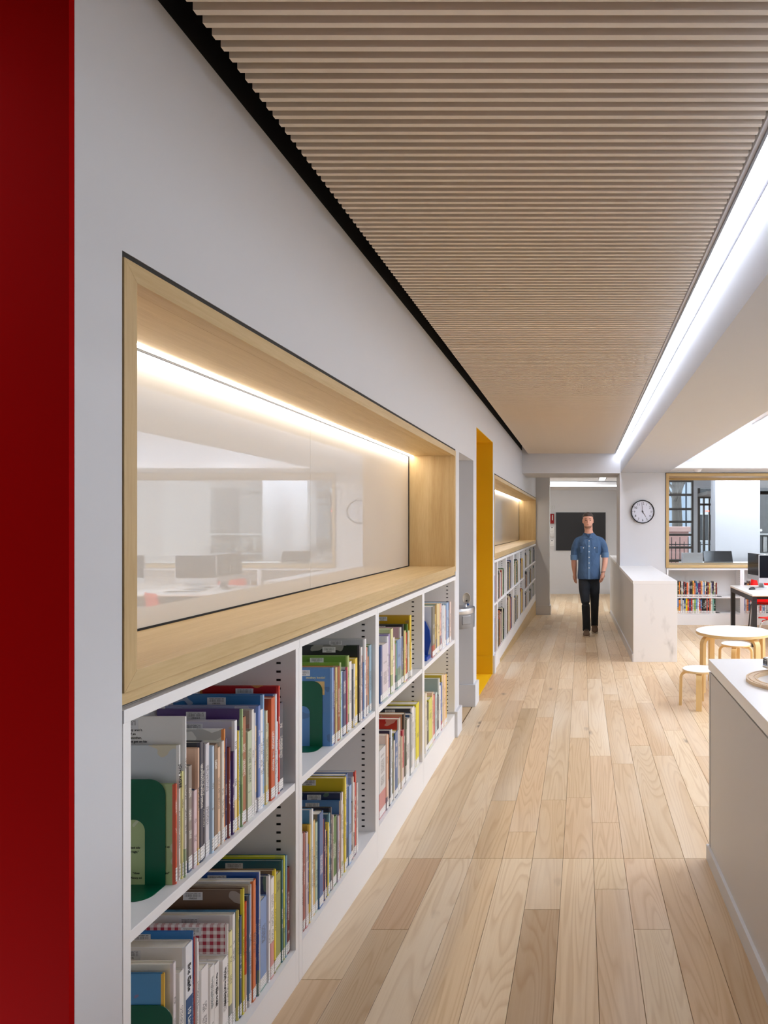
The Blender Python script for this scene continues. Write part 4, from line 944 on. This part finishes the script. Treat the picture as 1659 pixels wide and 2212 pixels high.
computer(4.2, 8.66, 0, 'silver all-in-one computer at the far end of the white desk')
def mouse(x, y, rz, label):
    t = thing('computer_mouse', label, 'mouse', (x, y, DZ)); rings = []
    for i in range(7):
        u = -1 + 2 * i / 6; w = .031 * math.sqrt(max(.02, 1 - u ** 4)); h = .034 * math.sqrt(max(.04, 1 - (u * .95 - .1) ** 2))
        rings.append([(x + u * .055 * math.sin(rz) + w * math.cos(b) * math.cos(rz), y + u * .055 * math.cos(rz) - w * math.cos(b) * math.sin(rz), DZ + .0005 + max(0, h * math.sin(b))) for b in [math.pi * k / 8 for k in range(9)]])
    o = MB().loft(rings).build('shell', M['charcoal'], t, smooth=50)
    MB().tube([(x, y - .035, DZ + .028), (x, y - .02, DZ + .034)], .004, 8).build('wheel', M['grey_tube'], t)
mouse(2.215, 8.80, .8, 'black computer mouse at the desk corner')
def keyboard(x, y, rz, label):
    t = thing('keyboard', label, 'keyboard', (x, y, DZ)); c, s = math.cos(rz), math.sin(rz)
    R2 = lambda m: setattr(m, 'v', [(x + p[0] * c - p[1] * s, y + p[0] * s + p[1] * c, p[2]) for p in m.v]) or m
    R2(B(-.2, .2, -.06, .06, DZ + .0005, DZ + .012)).build('base', M['bezel'], t, bevel=.002)
    k = MB()
    for r in range(5):
        for q in range(14): k.box(-.19 + q * .0272, -.19 + q * .0272 + .023, -.052 + r * .0212, -.052 + r * .0212 + .018, DZ + .012, DZ + .016)
    R2(k).build('key_set', M['charcoal'], t)['kind'] = 'stuff'
keyboard(2.56, 8.38, 0, 'dark keyboard in front of the silver computer'); keyboard(2.62, 8.86, -1.3, 'dark keyboard between the two computers')

def chair(x, y, rz, label, legm, sh=.40):
    t = thing('chair', label, 'chair', (x, y, 0)); c, s = math.cos(rz), math.sin(rz)
    def T(p): return (x + p[0] * c - p[1] * s, y + p[0] * s + p[1] * c, p[2])
    prof = [(.21, sh - .012), (.19, sh + .002), (.10, sh), (0, sh - .008), (-.10, sh - .004), (-.165, sh + .02), (-.195, sh + .07), (-.21, sh + .15), (-.225, sh + .24), (-.235, sh + .30), (-.237, sh + .315)]
    wd = [.17, .19, .205, .21, .205, .20, .195, .19, .19, .18, .15]
    def shell(sel, nm):
        rows_ = [[T((q[0] + .012 * (abs(u) ** 2) * (1 if i > 5 else 0), u * w, q[1] + (.012 * abs(u) ** 2 if i <= 5 else 0))) for u in [-1 + k / 4 for k in range(9)]] for i, (q, w) in list(enumerate(zip(prof, wd)))[sel]]
        o = MB().loft(rows_, cap=False, closed=False).build(nm, M['red_plastic'], t, smooth=True)
        m = o.modifiers.new('solid', 'SOLIDIFY'); m.thickness = .009; m.offset = 0
    shell(slice(0, 7), 'seat'); shell(slice(6, 11), 'backrest')
    for sy in (-1, 1):
        MB().tube([T((-.14, sy * .10, sh - .02)), T((-.155, sy * .16, sh - .03)), T((-.17, sy * .19, sh - .07)), T((-.215, sy * .215, .0))], .0095, 10).build('leg', legm, t, smooth=True)
        MB().tube([T((.14, sy * .10, sh - .02)), T((.155, sy * .16, sh - .03)), T((.165, sy * .19, sh - .07)), T((.20, sy * .215, .0))], .0095, 10).build('leg', legm, t, smooth=True)
    MB().tube([T((-.14, -.10, sh - .02)), T((-.14, .10, sh - .02))], .008, 8).build('cross_bar', legm, t); MB().tube([T((.14, -.10, sh - .02)), T((.14, .10, sh - .02))], .008, 8).build('cross_bar', legm, t)
chair(2.31, 7.78, math.radians(128), 'red plastic shell chair with white tube legs pulled up to the desk', M['chrome'])
chair(2.58, 9.50, math.radians(-100), 'red plastic chair with grey legs on the window side of the desk', M['grey_tube'])

# ------------------------------------------------------------------ wall clock
cc = px(1388, 1105.5, 10.0); CXc, CZc, CR = cc[0], cc[2], .173
t = thing('wall_clock', 'round white wall clock with black rim on the pier', 'clock', (CXc, 10.0, CZc))
def disc(prof, name, mat, **k):
    rings = [[(CXc + r * math.cos(a), 9.998 - dd, CZc + r * math.sin(a)) for a in [2 * math.pi * i / 64 for i in range(64)]] for r, dd in prof]
    return MB().loft(rings).build(name, mat, t, smooth=40, **k)
disc([(CR - .004, 0), (CR, .01), (CR, .032), (CR - .005, .038), (CR - .012, .036), (CR - .014, .012)], 'rim', M['slot'])
disc([(CR - .013, .012), (CR - .0135, .024)], 'dial', paint('clock_dial', 'd9dbe6', .25))
n_ = M['print']
for h in range(1, 13):
    a = math.pi / 2 - h * math.pi / 6; r = .122
    text('numeral', str(h), .046, (CXc + r * math.cos(a), 9.9715, CZc + r * math.sin(a) - .016), (1, 0, 0), (0, 0, 1), n_, t, .0004, 'CENTER')
tk = MB()
for i in range(60):
    a = i * math.pi / 30; r0, w = (.148, .0016) if i % 5 else (.145, .003)
    u = Vector((math.cos(a), 0, math.sin(a))); v = Vector((-math.sin(a), 0, math.cos(a))); c0 = Vector((CXc, 9.9712, CZc))
    tk.add([c0 + u * r0 - v * w, c0 + u * .154 - v * w, c0 + u * .154 + v * w, c0 + u * r0 + v * w], [(0, 1, 2, 3)])
tk.build('minute_marks', n_, t)['kind'] = 'stuff'
def hand(name, deg, L, w, tail=.02):
    a = math.radians(90 - deg); u = Vector((math.cos(a), 0, math.sin(a))); v = Vector((-math.sin(a), 0, math.cos(a))); c0 = Vector((CXc, 9.969, CZc))
    p = [c0 - u * tail - v * w, c0 + u * L - v * w * .6, c0 + u * L + v * w * .6, c0 - u * tail + v * w]
    MB().prism(p, [q + Vector((0, -.001, 0)) for q in p]).build(name, n_, t)
hand('minute_hand', 354, .125, .003); hand('hour_hand', 148, .09, .004); hand('second_hand', 268, .03, .001)
disc([(.008, .028), (.008, .032), (.004, .033)], 'hub', n_)

# ------------------------------------------------------------------ things and place behind the window
VZ = .86
struct('floor_lobby', B(1.0, 7.5, 10.62, 13.6, -.1, 0), M['floor_far'], 'pale lobby floor behind the window')
t = thing('added_lobby_light', 'added light panel at the lobby ceiling, out of view above the window', 'light', (2.6, 11.1, 2.54)); B(1.5, 5.5, 10.95, 11.25, 2.53, 2.549).build('diffuser', M['led_added'], t)  # unseen panel added to brighten the lobby and its column
struct('ceiling_lobby', B(1.0, 7.5, 10.62, 13.6, 2.55, 2.65), M['ceil'], 'white lobby ceiling')
wx = MB(); wx.box(1.0, 1.25, 10.95, 13.6, -.1, 2.6).box(1.25, 1.66, 13.2, 13.5, -.1, 2.6).box(2.18, 2.26, 13.2, 13.5, -.1, 2.6).box(2.26, 7.5, 13.2, 13.5, 2.2, 2.6).box(1.66, 2.18, 13.2, 13.5, 2.36, 2.6).box(4.6, 7.5, 13.2, 13.5, -.1, 2.2).box(1.66, 2.18, 13.2, 13.5, -.1, .70)
struct('wall_lobby', wx, M['white'], 'white lobby wall with street windows')
struct('wall_column', B(2.27, 3.03, 11.5, 11.9, 0, 2.55), M['white'], 'plain white column behind the window glass')
tb = M['charcoal']; bronze = paint('bronze_frame', '4a433c', .4, .05, metal=.3)
w2 = struct('window_2', B(1.66, 1.70, 13.2, 13.3, .70, 2.36), bronze, 'street window with dark horizontal bars')
B(2.14, 2.18, 13.2, 13.3, .70, 2.36).build('frame_stile', bronze, w2)
for z in (2.34, 2.07, 1.79, 1.54, 1.286, 1.04, .775): B(1.70, 2.14, 13.2, 13.3, z - .022, z + .022).build('glazing_bar', bronze, w2)
zs = [.775, 1.04, 1.286, 1.54, 1.79, 2.07, 2.34]
for a, b in zip(zs, zs[1:]): B(1.70, 2.14, 13.245, 13.255, a + .022, b - .022).build('pane', M['glass'], w2)
d2 = struct('door_1', B(2.26, 2.31, 13.2, 13.28, 0, 2.2), bronze, 'glazed street door with dark frame')
for x in (2.37, 2.48, 3.1, 3.7, 4.55): B(x, x + .03, 13.2, 13.28, 0, 2.0).build('door_stile', bronze, d2)
for z in (2.0, 1.86, .9, .0): B(2.31, 4.55, 13.2, 13.28, z, z + .04).build('door_rail', bronze, d2)
B(2.31, 4.55, 13.235, 13.245, .04, 2.2).build('pane', M['glass'], d2)
B(2.26, 3.6, 12.2, 13.2, 2.03, 2.09).build('canopy', paint('canopy_grey', '9a958f', .5), d2)
t = thing('exit_sign', 'small glowing red sign above the street door', 'sign', (2.44, 13.15, 1.75)); B(2.405, 2.475, 13.14, 13.16, 1.735, 1.765).build('face', glow('exit_red', 'ff4a30', 3), t)
# reception desk items directly behind the glass
t = thing('lobby_desk', 'white reception desk behind the window glass', 'desk', (3.0, 11.0, 0)); B(1.62, 5.2, 10.72, 11.3, .84, .87).build('tabletop', M['table_white'], t); B(1.65, 5.15, 10.76, 10.80, 0, .84).build('front_panel', M['white'], t); B(1.65, 1.7, 10.8, 11.25, 0, .84).build('side_panel', M['white'], t); B(5.1, 5.15, 10.8, 11.25, 0, .84).build('side_panel', M['white'], t)
t = thing('desk_screen', 'dark flat monitor tilted back behind the window glass', 'monitor', (2.18, 10.86, .87))
MB().hexa([(1.955, 10.80, .893), (2.415, 10.80, .893), (2.415, 10.82, .89), (1.955, 10.82, .89)], [(1.95, 10.86, 1.06), (2.405, 10.86, 1.06), (2.405, 10.88, 1.06), (1.95, 10.88, 1.06)]).build('panel', M['screen'], t, bevel=.003)
MB().hexa([(1.955, 10.797, .876), (2.415, 10.797, .876), (2.415, 10.815, .876), (1.955, 10.815, .876)], [(1.955, 10.797, .895), (2.415, 10.797, .895), (2.415, 10.815, .895), (1.955, 10.815, .895)]).build('lower_bezel', M['grey_tube'], t)
B(2.1, 2.26, 10.82, 10.98, .8705, .88).box(2.16, 2.2, 10.84, 10.88, .88, .99).build('stand', M['charcoal'], t)
t = thing('paper_tray', 'white upright desk tray beside the dark tilted monitor', 'tray', (1.76, 10.86, .87))
B(1.615, 1.93, 10.80, 10.812, .8705, 1.03).build('front', M['white'], t); B(1.615, 1.627, 10.812, 10.98, .8705, 1.03).build('side', M['white'], t); B(1.918, 1.93, 10.812, 10.98, .8705, 1.03).build('side', M['white'], t); B(1.627, 1.918, 10.97, 10.98, .8705, 1.03).build('back', M['white'], t)
t = thing('poster_rack', 'dark rack of grey posters right of the white column', 'rack', (3.4, 12.0, 0))
B(3.06, 4.3, 12.2, 12.24, 0, 2.15).build('panel', paint('rack_grey', '6a6c6c', .4, .3, 18), t)
B(3.06, 4.3, 12.12, 12.2, 1.30, 1.33).box(3.06, 4.3, 12.12, 12.2, .95, .98).build('ledge', M['alu'], t)
for k in range(6): B(3.08 + k * .09, 3.15 + k * .09, 12.15, 12.19, 1.0, 1.27).build('poster', paint('poster_%d' % k, ['8a8c8a', '4a4c4e', 'a4a6a4', '5e605e', '90928e', '3e4042'][k], .5, .25, 40), t)
for k in range(2): MB().tube([(3.12 + k * .11, 12.19, 1.385), (3.12 + k * .11, 12.196, 1.385)], .024, 20).build('badge', M['white_print'], t)
# outside: pavement, stone pier, railing, trees, houses across the street
struct('ground', B(1.05, 40, 13.5, 60, -.3, -.02), paint('pavement', 'a8a8a8', .8, .1, 3), 'grey pavement and street outside')
t = thing('stone_pier', 'pink stone gate pier outside the street window', 'pier', (2.1, 16, -.02))
B(1.75, 2.50, 15.8, 16.4, -.02, 1.32).build('shaft', paint('pink_stone', 'c99a92', .8, .15, 9), t, bevel=.01); B(1.70, 2.55, 15.75, 16.45, 1.32, 1.44).build('cap', paint('pink_stone_cap', 'd0a8a0', .8, .12, 9), t, bevel=.01)
t = thing('street_railing', 'dark iron railing in front of the stone pier', 'railing', (2.5, 14.6, -.02))
for k in range(26): B(1.3 + k * .09, 1.315 + k * .09, 14.6, 14.615, -.02, 1.22 if k % 2 else 1.12).build('bar', tb, t)
for z in (.15, .72, 1.05): B(1.25, 3.7, 14.597, 14.62, z, z + .02).build('rail', tb, t)
hr = random.Random(3)
for x0, x1, dd, hh, c, lb in ((1.2, 5.2, 34, 7, '8d98a8', 'blue grey brick house across the street'), (5.6, 11, 36, 9, 'b8bcc4', 'pale stone house across the street'), (11.4, 20, 35, 8, '7f8794', 'dark slate coloured house across the street')):
    t = thing('town_house', lb, 'building', ((x0 + x1) / 2, dd, -.3))
    B(x0, x1, dd, dd + 6, -.3, hh).build('wall', paint('facade_' + c, c, .8, .12, 2), t)
    x = x0 + .5
    while x + 1 < x1:
        for z in (.6, 3.0, 5.4):
            if z + 1.5 < hh:
                w = B(x, x + .9, dd - .05, dd + .02, z, z + 1.5).build('window', M['white'], t); B(x + .07, x + .83, dd - .07, dd - .04, z + .07, z + 1.43).build('pane', M['screen'], w)
        x += 1.7
    B(x0 - .1, x1 + .1, dd - .25, dd + 6, hh, hh + .3).build('cornice', M['grey_white'], t)
bark = paint('bark', '4a4440', .9, .2, 20)
def tree(x, y, h, label):
    t = thing('street_tree', label, 'tree', (x, y, -.3)); tr_ = random.Random(int(x * 100))
    MB().tube([(x, y, -.3), (x + .05, y, 1.5), (x, y + .1, h * .6)], [.16, .12, .07], 8).build('trunk', bark, t, smooth=True)
    br = MB()
    def grow(p, dr, L, r, lv):
        q = p + dr * L; br.tube([p, q], [r, r * .6], 5)
        if lv:
            for _ in range(3): grow(q, (dr + Vector((tr_.uniform(-.8, .8), tr_.uniform(-.8, .8), tr_.uniform(-.1, .6)))).normalized(), L * .7, r * .55, lv - 1)
    for k in range(5): grow(Vector((x, y, h * (.3 + .07 * k))), Vector((tr_.uniform(-1, 1), tr_.uniform(-1, 1), .8)).normalized(), h * .2, .05, 3)
    br.build('branches', bark, t)
tree(3.0, 22, 6, 'bare street tree beyond the stone pier'); tree(5.6, 25, 7, 'bare street tree opposite the glazed door'); tree(4.0, 28, 6.5, 'bare street tree farthest down the street')
t = thing('parked_car', 'pale parked car on the street outside', 'car', (5.0, 19, -.3))
MB().hexa([(2.9, 18.2, .05), (7.1, 18.2, .05), (7.1, 19.9, .05), (2.9, 19.9, .05)], [(2.95, 18.25, .62), (7.05, 18.25, .62), (7.05, 19.85, .62), (2.95, 19.85, .62)]).build('body', paint('car_white', 'dfe4ea', .25), t, bevel=.08)
MB().hexa([(3.7, 18.3, .62), (6.6, 18.3, .62), (6.6, 19.8, .62), (3.7, 19.8, .62)], [(4.4, 18.45, 1.15), (6.1, 18.45, 1.15), (6.1, 19.65, 1.15), (4.4, 19.65, 1.15)]).build('cabin', M['screen'], t, bevel=.05)
for x in (3.75, 6.25):
    for y in (18.2, 19.72): MB().tube([(x, y, .02), (x, y + .18, .02)], .32, 18).build('wheel', M['charcoal'], t, smooth=40)
# ------------------------------------------------------------------ walking person
YO = .10
skin = NT('skin'); v = skin.coord(); skin.pr(col=skin.mix(skin.noise(v, 14, 3), rgb('d9a48a'), rgb('c98d74')), rough=.5); skin = skin.mat
denim = NT('denim_shirt'); v = denim.coord()
denim.pr(col=denim.mix(denim.noise(v, 9, 3), rgb('4d6a8c'), rgb('385273')), rough=.85, normal=denim.bump(denim.noise(denim.mapping(v, (1, 1, .6)), 13, 2), .9, .03)); denim = denim.mat
denim_lt = paint('denim_light', '5f7c9c', .85, .08, 20)
jeans = NT('dark_jeans'); v = jeans.coord()
jeans.pr(col=jeans.mix(jeans.noise(v, 11, 3), rgb('20262e'), rgb('12161c')), rough=.85, normal=jeans.bump(jeans.noise(jeans.mapping(v, (1, 1, .6)), 14, 2), .5, .02)); jeans = jeans.mat
hairm = NT('dark_hair'); v = hairm.coord(); hairm.pr(col=hairm.mix(hairm.noise(v, 90, 2), rgb('2c211b'), rgb('4a3a30')), rough=.6); hairm = hairm.mat
person = thing('person', 'person in blue denim shirt and dark jeans walking up the ramp', 'person', (.11, 9.75, fz(9.5)))
def ell(cx, cy, z, rx, ry, n=20): return [(cx + rx * math.cos(2 * math.pi * i / n), cy + YO + ry * math.sin(2 * math.pi * i / n), z) for i in range(n)]
def yo(p): return (p[0], p[1] + YO, p[2])
def limb(m, pts, rs, n=14):
    P = [Vector(yo(p)) for p in pts]; out_p, out_r = [], []
    k = 5
    for i in range(len(P) - 1):                       # smooth interpolation between the joints
        p0, p1, p2, p3 = P[max(i - 1, 0)], P[i], P[i + 1], P[min(i + 2, len(P) - 1)]
        for j in range(k):
            t_ = j / k; a = .5 * ((2 * p1) + (p2 - p0) * t_ + (2 * p0 - 5 * p1 + 4 * p2 - p3) * t_ ** 2 + (3 * p1 - p0 - 3 * p2 + p3) * t_ ** 3)
            out_p.append(a); out_r.append(rs[i] + (rs[i + 1] - rs[i]) * t_)
    out_p.append(P[-1]); out_r.append(rs[-1])
    m.tube(out_p, out_r, n)
def remesh(o, vox, it=3):
    r = o.modifiers.new('remesh', 'REMESH'); r.mode = 'VOXEL'; r.voxel_size = vox; r.use_smooth_shade = True
    s = o.modifiers.new('smooth', 'SMOOTH'); s.iterations = it; s.factor = .5
HX, HY = .088, 9.585
b = MB()
b.loft([ell(HX - .006, HY - .058, 1.432, .022, .022), ell(HX - .005, HY - .042, 1.440, .038, .042), ell(HX - .003, HY - .026, 1.458, .050, .062), ell(HX, HY - .012, 1.482, .060, .079), ell(HX, HY - .004, 1.512, .067, .090), ell(HX, HY, 1.545, .071, .094),
        ell(HX, HY + .004, 1.580, .073, .097), ell(HX, HY + .008, 1.612, .068, .090), ell(HX, HY + .010, 1.636, .052, .070), ell(HX, HY + .012, 1.650, .026, .036)])
b.tube([yo((HX - .003, HY - .086, 1.552)), yo((HX - .004, HY - .102, 1.53)), yo((HX - .004, HY - .110, 1.508)), yo((HX - .004, HY - .094, 1.500))], [.007, .010, .014, .009], 10)
for s in (-1, 1):
    b.tube([yo((HX + s * .012, HY - .088, 1.566)), yo((HX + s * .045, HY - .078, 1.566))], [.010, .009], 8)           # brow ridge
    b.loft([[(HX + s * (.068 + .006 * q), HY + .012 + YO + .018 * math.cos(a) + q * .006, 1.535 + .032 * math.sin(a)) for a in [2 * math.pi * i / 12 for i in range(12)]] for q in (0, 1, 2)])   # ears
b.tube([yo((HX - .014, HY - .086, 1.481)), yo((HX + .010, HY - .086, 1.481))], [.008, .008], 8)
limb(b, [(HX, HY + .03, 1.49), (.097, 9.605, 1.40), (.102, 9.625, 1.30)], [.062, .061, .078])
b.loft([ell(.105, 9.62, z, rx, ry) for z, rx, ry in ((.74, .14, .10), (.86, .135, .092), (.98, .14, .095), (1.10, .15, .10), (1.20, .155, .10), (1.27, .15, .085), (1.315, .09, .07))])
ARMS = [[(.255, 9.62, 1.25), (.315, 9.63, 1.15), (.335, 9.635, 1.045), (.328, 9.58, .92), (.300, 9.52, .80)], [(-.05, 9.62, 1.25), (-.095, 9.62, 1.14), (-.112, 9.625, 1.025), (-.112, 9.665, .90), (-.104, 9.70, .775)]]
for a in ARMS: limb(b, a, [.055, .047, .043, .040, .027])
def hand_mesh(m, wrist, dirv, side, curl):
    w = Vector(wrist); d_ = Vector(dirv).normalized(); side = Vector(side).normalized(); nrm = d_.cross(side).normalized()
    m.tube([yo(w - d_ * .01), yo(w + d_ * .025), yo(w + d_ * .06), yo(w + d_ * .088)], [.024, .026, .030, .026], 12)
    for k, (off, L) in enumerate(((-.030, .066), (-.010, .078), (.010, .072), (.029, .056))):
        p = w + d_ * .078 + side * off; cd = (d_ + nrm * curl * .5).normalized(); c2 = (d_ + nrm * curl).normalized(); c3 = (d_ * .7 + nrm * curl * 1.6).normalized()
        q = p + cd * L * .42; q2 = q + c2 * L * .32; q3 = q2 + c3 * L * .26
        m.tube([yo(p), yo(q), yo(q2), yo(q3)], [.0092, .0085, .0078, .0062], 8)
    p = w + d_ * .022 - side * .024; q = p + (d_ * .7 - side * .75).normalized() * .034; q2 = q + (d_ - side * .1 + nrm * curl * .5).normalized() * .030
    m.tube([yo(p), yo(q), yo(q2)], [.0125, .0105, .0075], 8)
hand_mesh(b, (.300, 9.52, .80), (-.20, -.22, -1), (-.55, -.75, .1), .35)
hand_mesh(b, (-.104, 9.70, .775), (.05, .10, -1), (.5, -.85, 0), -.30)
LEGS = [[(.03, 9.63, .76), (.035, 9.575, .56), (.052, 9.50, .38), (.064, 9.54, .18), (.070, 9.595, -.01)], [(.178, 9.65, .76), (.182, 9.66, .56), (.185, 9.68, .38), (.187, 9.80, .17), (.187, 9.905, .005)]]
for l in LEGS: limb(b, l, [.075, .066, .050, .046, .036])
o = b.build('body', skin, person, smooth=True); remesh(o, .0045, 9)
for s in (-1, 1):
    e = MB(); e.loft([ell(HX + s * .028, HY - .083, 1.5475 + .0065 * math.sin(a), .014 * math.cos(a) + .0005, .007 * math.cos(a) + .0003, 12) for a in [-1.5 + .5 * k for k in range(7)]]); e.build('eye', paint('eye_dark', '2a201c', .3), person, smooth=True)
    MB().tube([yo((HX + s * .012, HY - .099, 1.571)), yo((HX + s * .030, HY - .095, 1.575)), yo((HX + s * .046, HY - .084, 1.570))], [.003, .0038, .002], 6).build('eyebrow', hairm, person)
MB().tube([yo((HX - .022, HY - .084, 1.481)), yo((HX - .003, HY - .0955, 1.4815)), yo((HX + .018, HY - .084, 1.481))], [.002, .0045, .002], 8).build('lips', paint('lips', 'a8604f', .5), person, smooth=True)
h = MB()
h.loft([ell(HX, HY + .030, 1.50, .066, .070), ell(HX, HY + .030, 1.55, .077, .078), ell(HX, HY + .024, 1.59, .080, .088), ell(HX, HY + .008, 1.612, .077, .100), ell(HX, HY + .006, 1.636, .066, .090), ell(HX, HY + .010, 1.656, .042, .056), ell(HX, HY + .012, 1.664, .012, .02)])
o = h.build('hair', hairm, person, smooth=True); remesh(o, .006, 3)
bd = MB(); bd.loft([ell(HX - .004, HY - .050, 1.430, .030, .030), ell(HX - .003, HY - .036, 1.444, .047, .052), ell(HX - .001, HY - .018, 1.466, .0555, .070, 20), ell(HX, HY - .006, 1.480, .0595, .076)]); bd.build('beard', paint('stubble', '8a6350', .7, .1, 60), person, smooth=True)
# shirt
sh = MB()
sh.loft([ell(.103, 9.62, z, rx, ry, 28) for z, rx, ry in ((.705, .168, .128), (.76, .168, .128), (.86, .160, .121), (.96, .157, .118), (1.06, .162, .124), (1.16, .172, .130), (1.235, .176, .118), (1.292, .165, .098), (1.328, .108, .084), (1.362, .072, .074))])
limb(sh, [(.20, 9.62, 1.275), (.268, 9.625, 1.245), (.316, 9.632, 1.15), (.331, 9.634, 1.045)], [.050, .060, .058, .053])
limb(sh, [(.005, 9.62, 1.275), (-.058, 9.62, 1.240), (-.100, 9.622, 1.13), (-.110, 9.624, 1.012)], [.050, .060, .057, .052])
shirt = sh.build('shirt', denim, person, smooth=True); remesh(shirt, .009, 4)
for q, r in (((.331, 9.634, 1.055), .0555), ((-.110, 9.624, 1.02), .0545)):
    MB().tube([yo((q[0], q[1], q[2] - .042)), yo((q[0] * .998, q[1], q[2] + .03))], [r, r + .002], 18).build('cuff', denim_lt, shirt, smooth=40)
for s in (-1, 1):
    MB().hexa([yo(p) for p in ((.098, 9.515, 1.295), (.098 + s * .055, 9.530, 1.28), (.098 + s * .078, 9.60, 1.362), (.098 + s * .03, 9.540, 1.352))], [yo(p) for p in ((.098, 9.505, 1.297), (.098 + s * .057, 9.520, 1.282), (.098 + s * .084, 9.60, 1.372), (.098 + s * .032, 9.530, 1.362))]).build('collar', denim, shirt, bevel=.002)
def sy(z):
    for (z0, r0), (z1, r1) in zip(TB, TB[1:]):
        if z0 <= z <= z1: return 9.62 - (r0 + (r1 - r0) * (z - z0) / (z1 - z0))
    return 9.5
TB = [(.705, .128), (.76, .128), (.86, .121), (.96, .118), (1.06, .124), (1.16, .130), (1.235, .122), (1.285, .104)]
pk = MB(); zs = [.71 + .05 * i for i in range(12)]
pk.loft([[yo((.086, sy(z) - .004, z)), yo((.118, sy(z) - .004, z)), yo((.118, sy(z) + .006, z)), yo((.086, sy(z) + .006, z))] for z in zs]); pk.build('placket', denim_lt, shirt)
for z in (1.255, 1.18, 1.10, 1.02, .94, .87): MB().tube([yo((.102, sy(z) - .003, z)), yo((.102, sy(z) - .009, z))], .007, 10).build('snap_button', M['white_print'], shirt)
for x in (.022, .182):
    c_ = sy(1.16) + .018
    MB().hexa([yo((x - .048, c_ + .012, 1.08)), yo((x + .048, c_ + .012, 1.08)), yo((x + .048, c_ + .025, 1.08)), yo((x - .048, c_ + .025, 1.08))], [yo((x - .048, c_ - .010, 1.175)), yo((x + .048, c_ - .010, 1.175)), yo((x + .048, c_ + .02, 1.175)), yo((x - .048, c_ + .02, 1.175))]).build('pocket', denim, shirt, bevel=.004)
    MB().tube([yo((x, c_ - .006, 1.155)), yo((x, c_ - .014, 1.155))], .007, 10).build('snap_button', M['white_print'], shirt)
# trousers
tr = MB()
tr.loft([ell(.103, 9.635, z, rx, ry, 24) for z, rx, ry in ((.66, .10, .08), (.70, .150, .108), (.76, .158, .115), (.82, .152, .108))])
limb(tr, [(.032, 9.63, .74), (.035, 9.575, .56), (.052, 9.50, .38), (.062, 9.535, .18), (.068, 9.580, .02), (.068, 9.592, -.035)], [.086, .080, .064, .058, .058, .060])
limb(tr, [(.176, 9.645, .74), (.180, 9.66, .56), (.184, 9.675, .38), (.186, 9.79, .17), (.187, 9.885, .03), (.187, 9.91, -.01)], [.086, .080, .063, .056, .054, .055])
o = tr.build('trousers', jeans, person, smooth=True); remesh(o, .009, 4)
# shoes
def shoe(hx, hy, hz, tx, ty, tz, lift):
    a, c = Vector((hx, hy + YO, hz)), Vector((tx, ty + YO, tz)); d_ = (c - a); L = d_.length; d_.normalize(); sd = Vector((1, 0, 0)); up = d_.cross(sd)
    if up.z < 0: up = -up
    def ring(t_, w, z0, z1): q = a + d_ * L * t_; return [q + sd * w * math.cos(k) + up * (z0 + (z1 - z0) * (.5 + .5 * math.sin(k))) for k in [2 * math.pi * i / 14 for i in range(14)]]
    s = MB().loft([ring(0, .020, .02, .06), ring(.04, .034, .012, .095), ring(.22, .040, .012, .105), ring(.42, .043, .012, .088), ring(.62, .049, .012, .068), ring(.82, .048, .012, .055), ring(.95, .034, .014, .045), ring(1.0, .012, .018, .034)])
    o = s.build('shoe', paint('brown_suede', '6b5442', .8, .1, 30), person, smooth=True)
    def flat(t_, w): q = a + d_ * L * t_; return [q - sd * w, q + sd * w, q + sd * w + up * .018, q - sd * w + up * .018]
    MB().loft([flat(-.01, .022), flat(.05, .036), flat(.25, .041), flat(.45, .044), flat(.65, .050), flat(.83, .049), flat(.96, .034), flat(1.01, .014)]).build('sole', paint('shoe_sole', 'b8a894', .7), o)
    for t_ in (.36, .45, .54): 
        q = a + d_ * L * t_; MB().tube([q - sd * .022 + up * (.105 - (t_ - .3) * .09), q + sd * .022 + up * (.105 - (t_ - .3) * .09)], .003, 6).build('lace', M['charcoal'], o)
shoe(.068, 9.62, fz(9.72) + .001, .062, 9.345, fz(9.445) + .001, 0)
shoe(.187, 9.97, fz(10.0) + .075, .190, 9.745, fz(9.845) + .002, 0)
MB().tube([yo((.302 + .030 * math.cos(a), 9.525 + .030 * math.sin(a), .812 + .004 * math.cos(a))) for a in [2 * math.pi * i / 20 for i in range(21)]], .004, 6).build('bracelet', M['charcoal'], person)
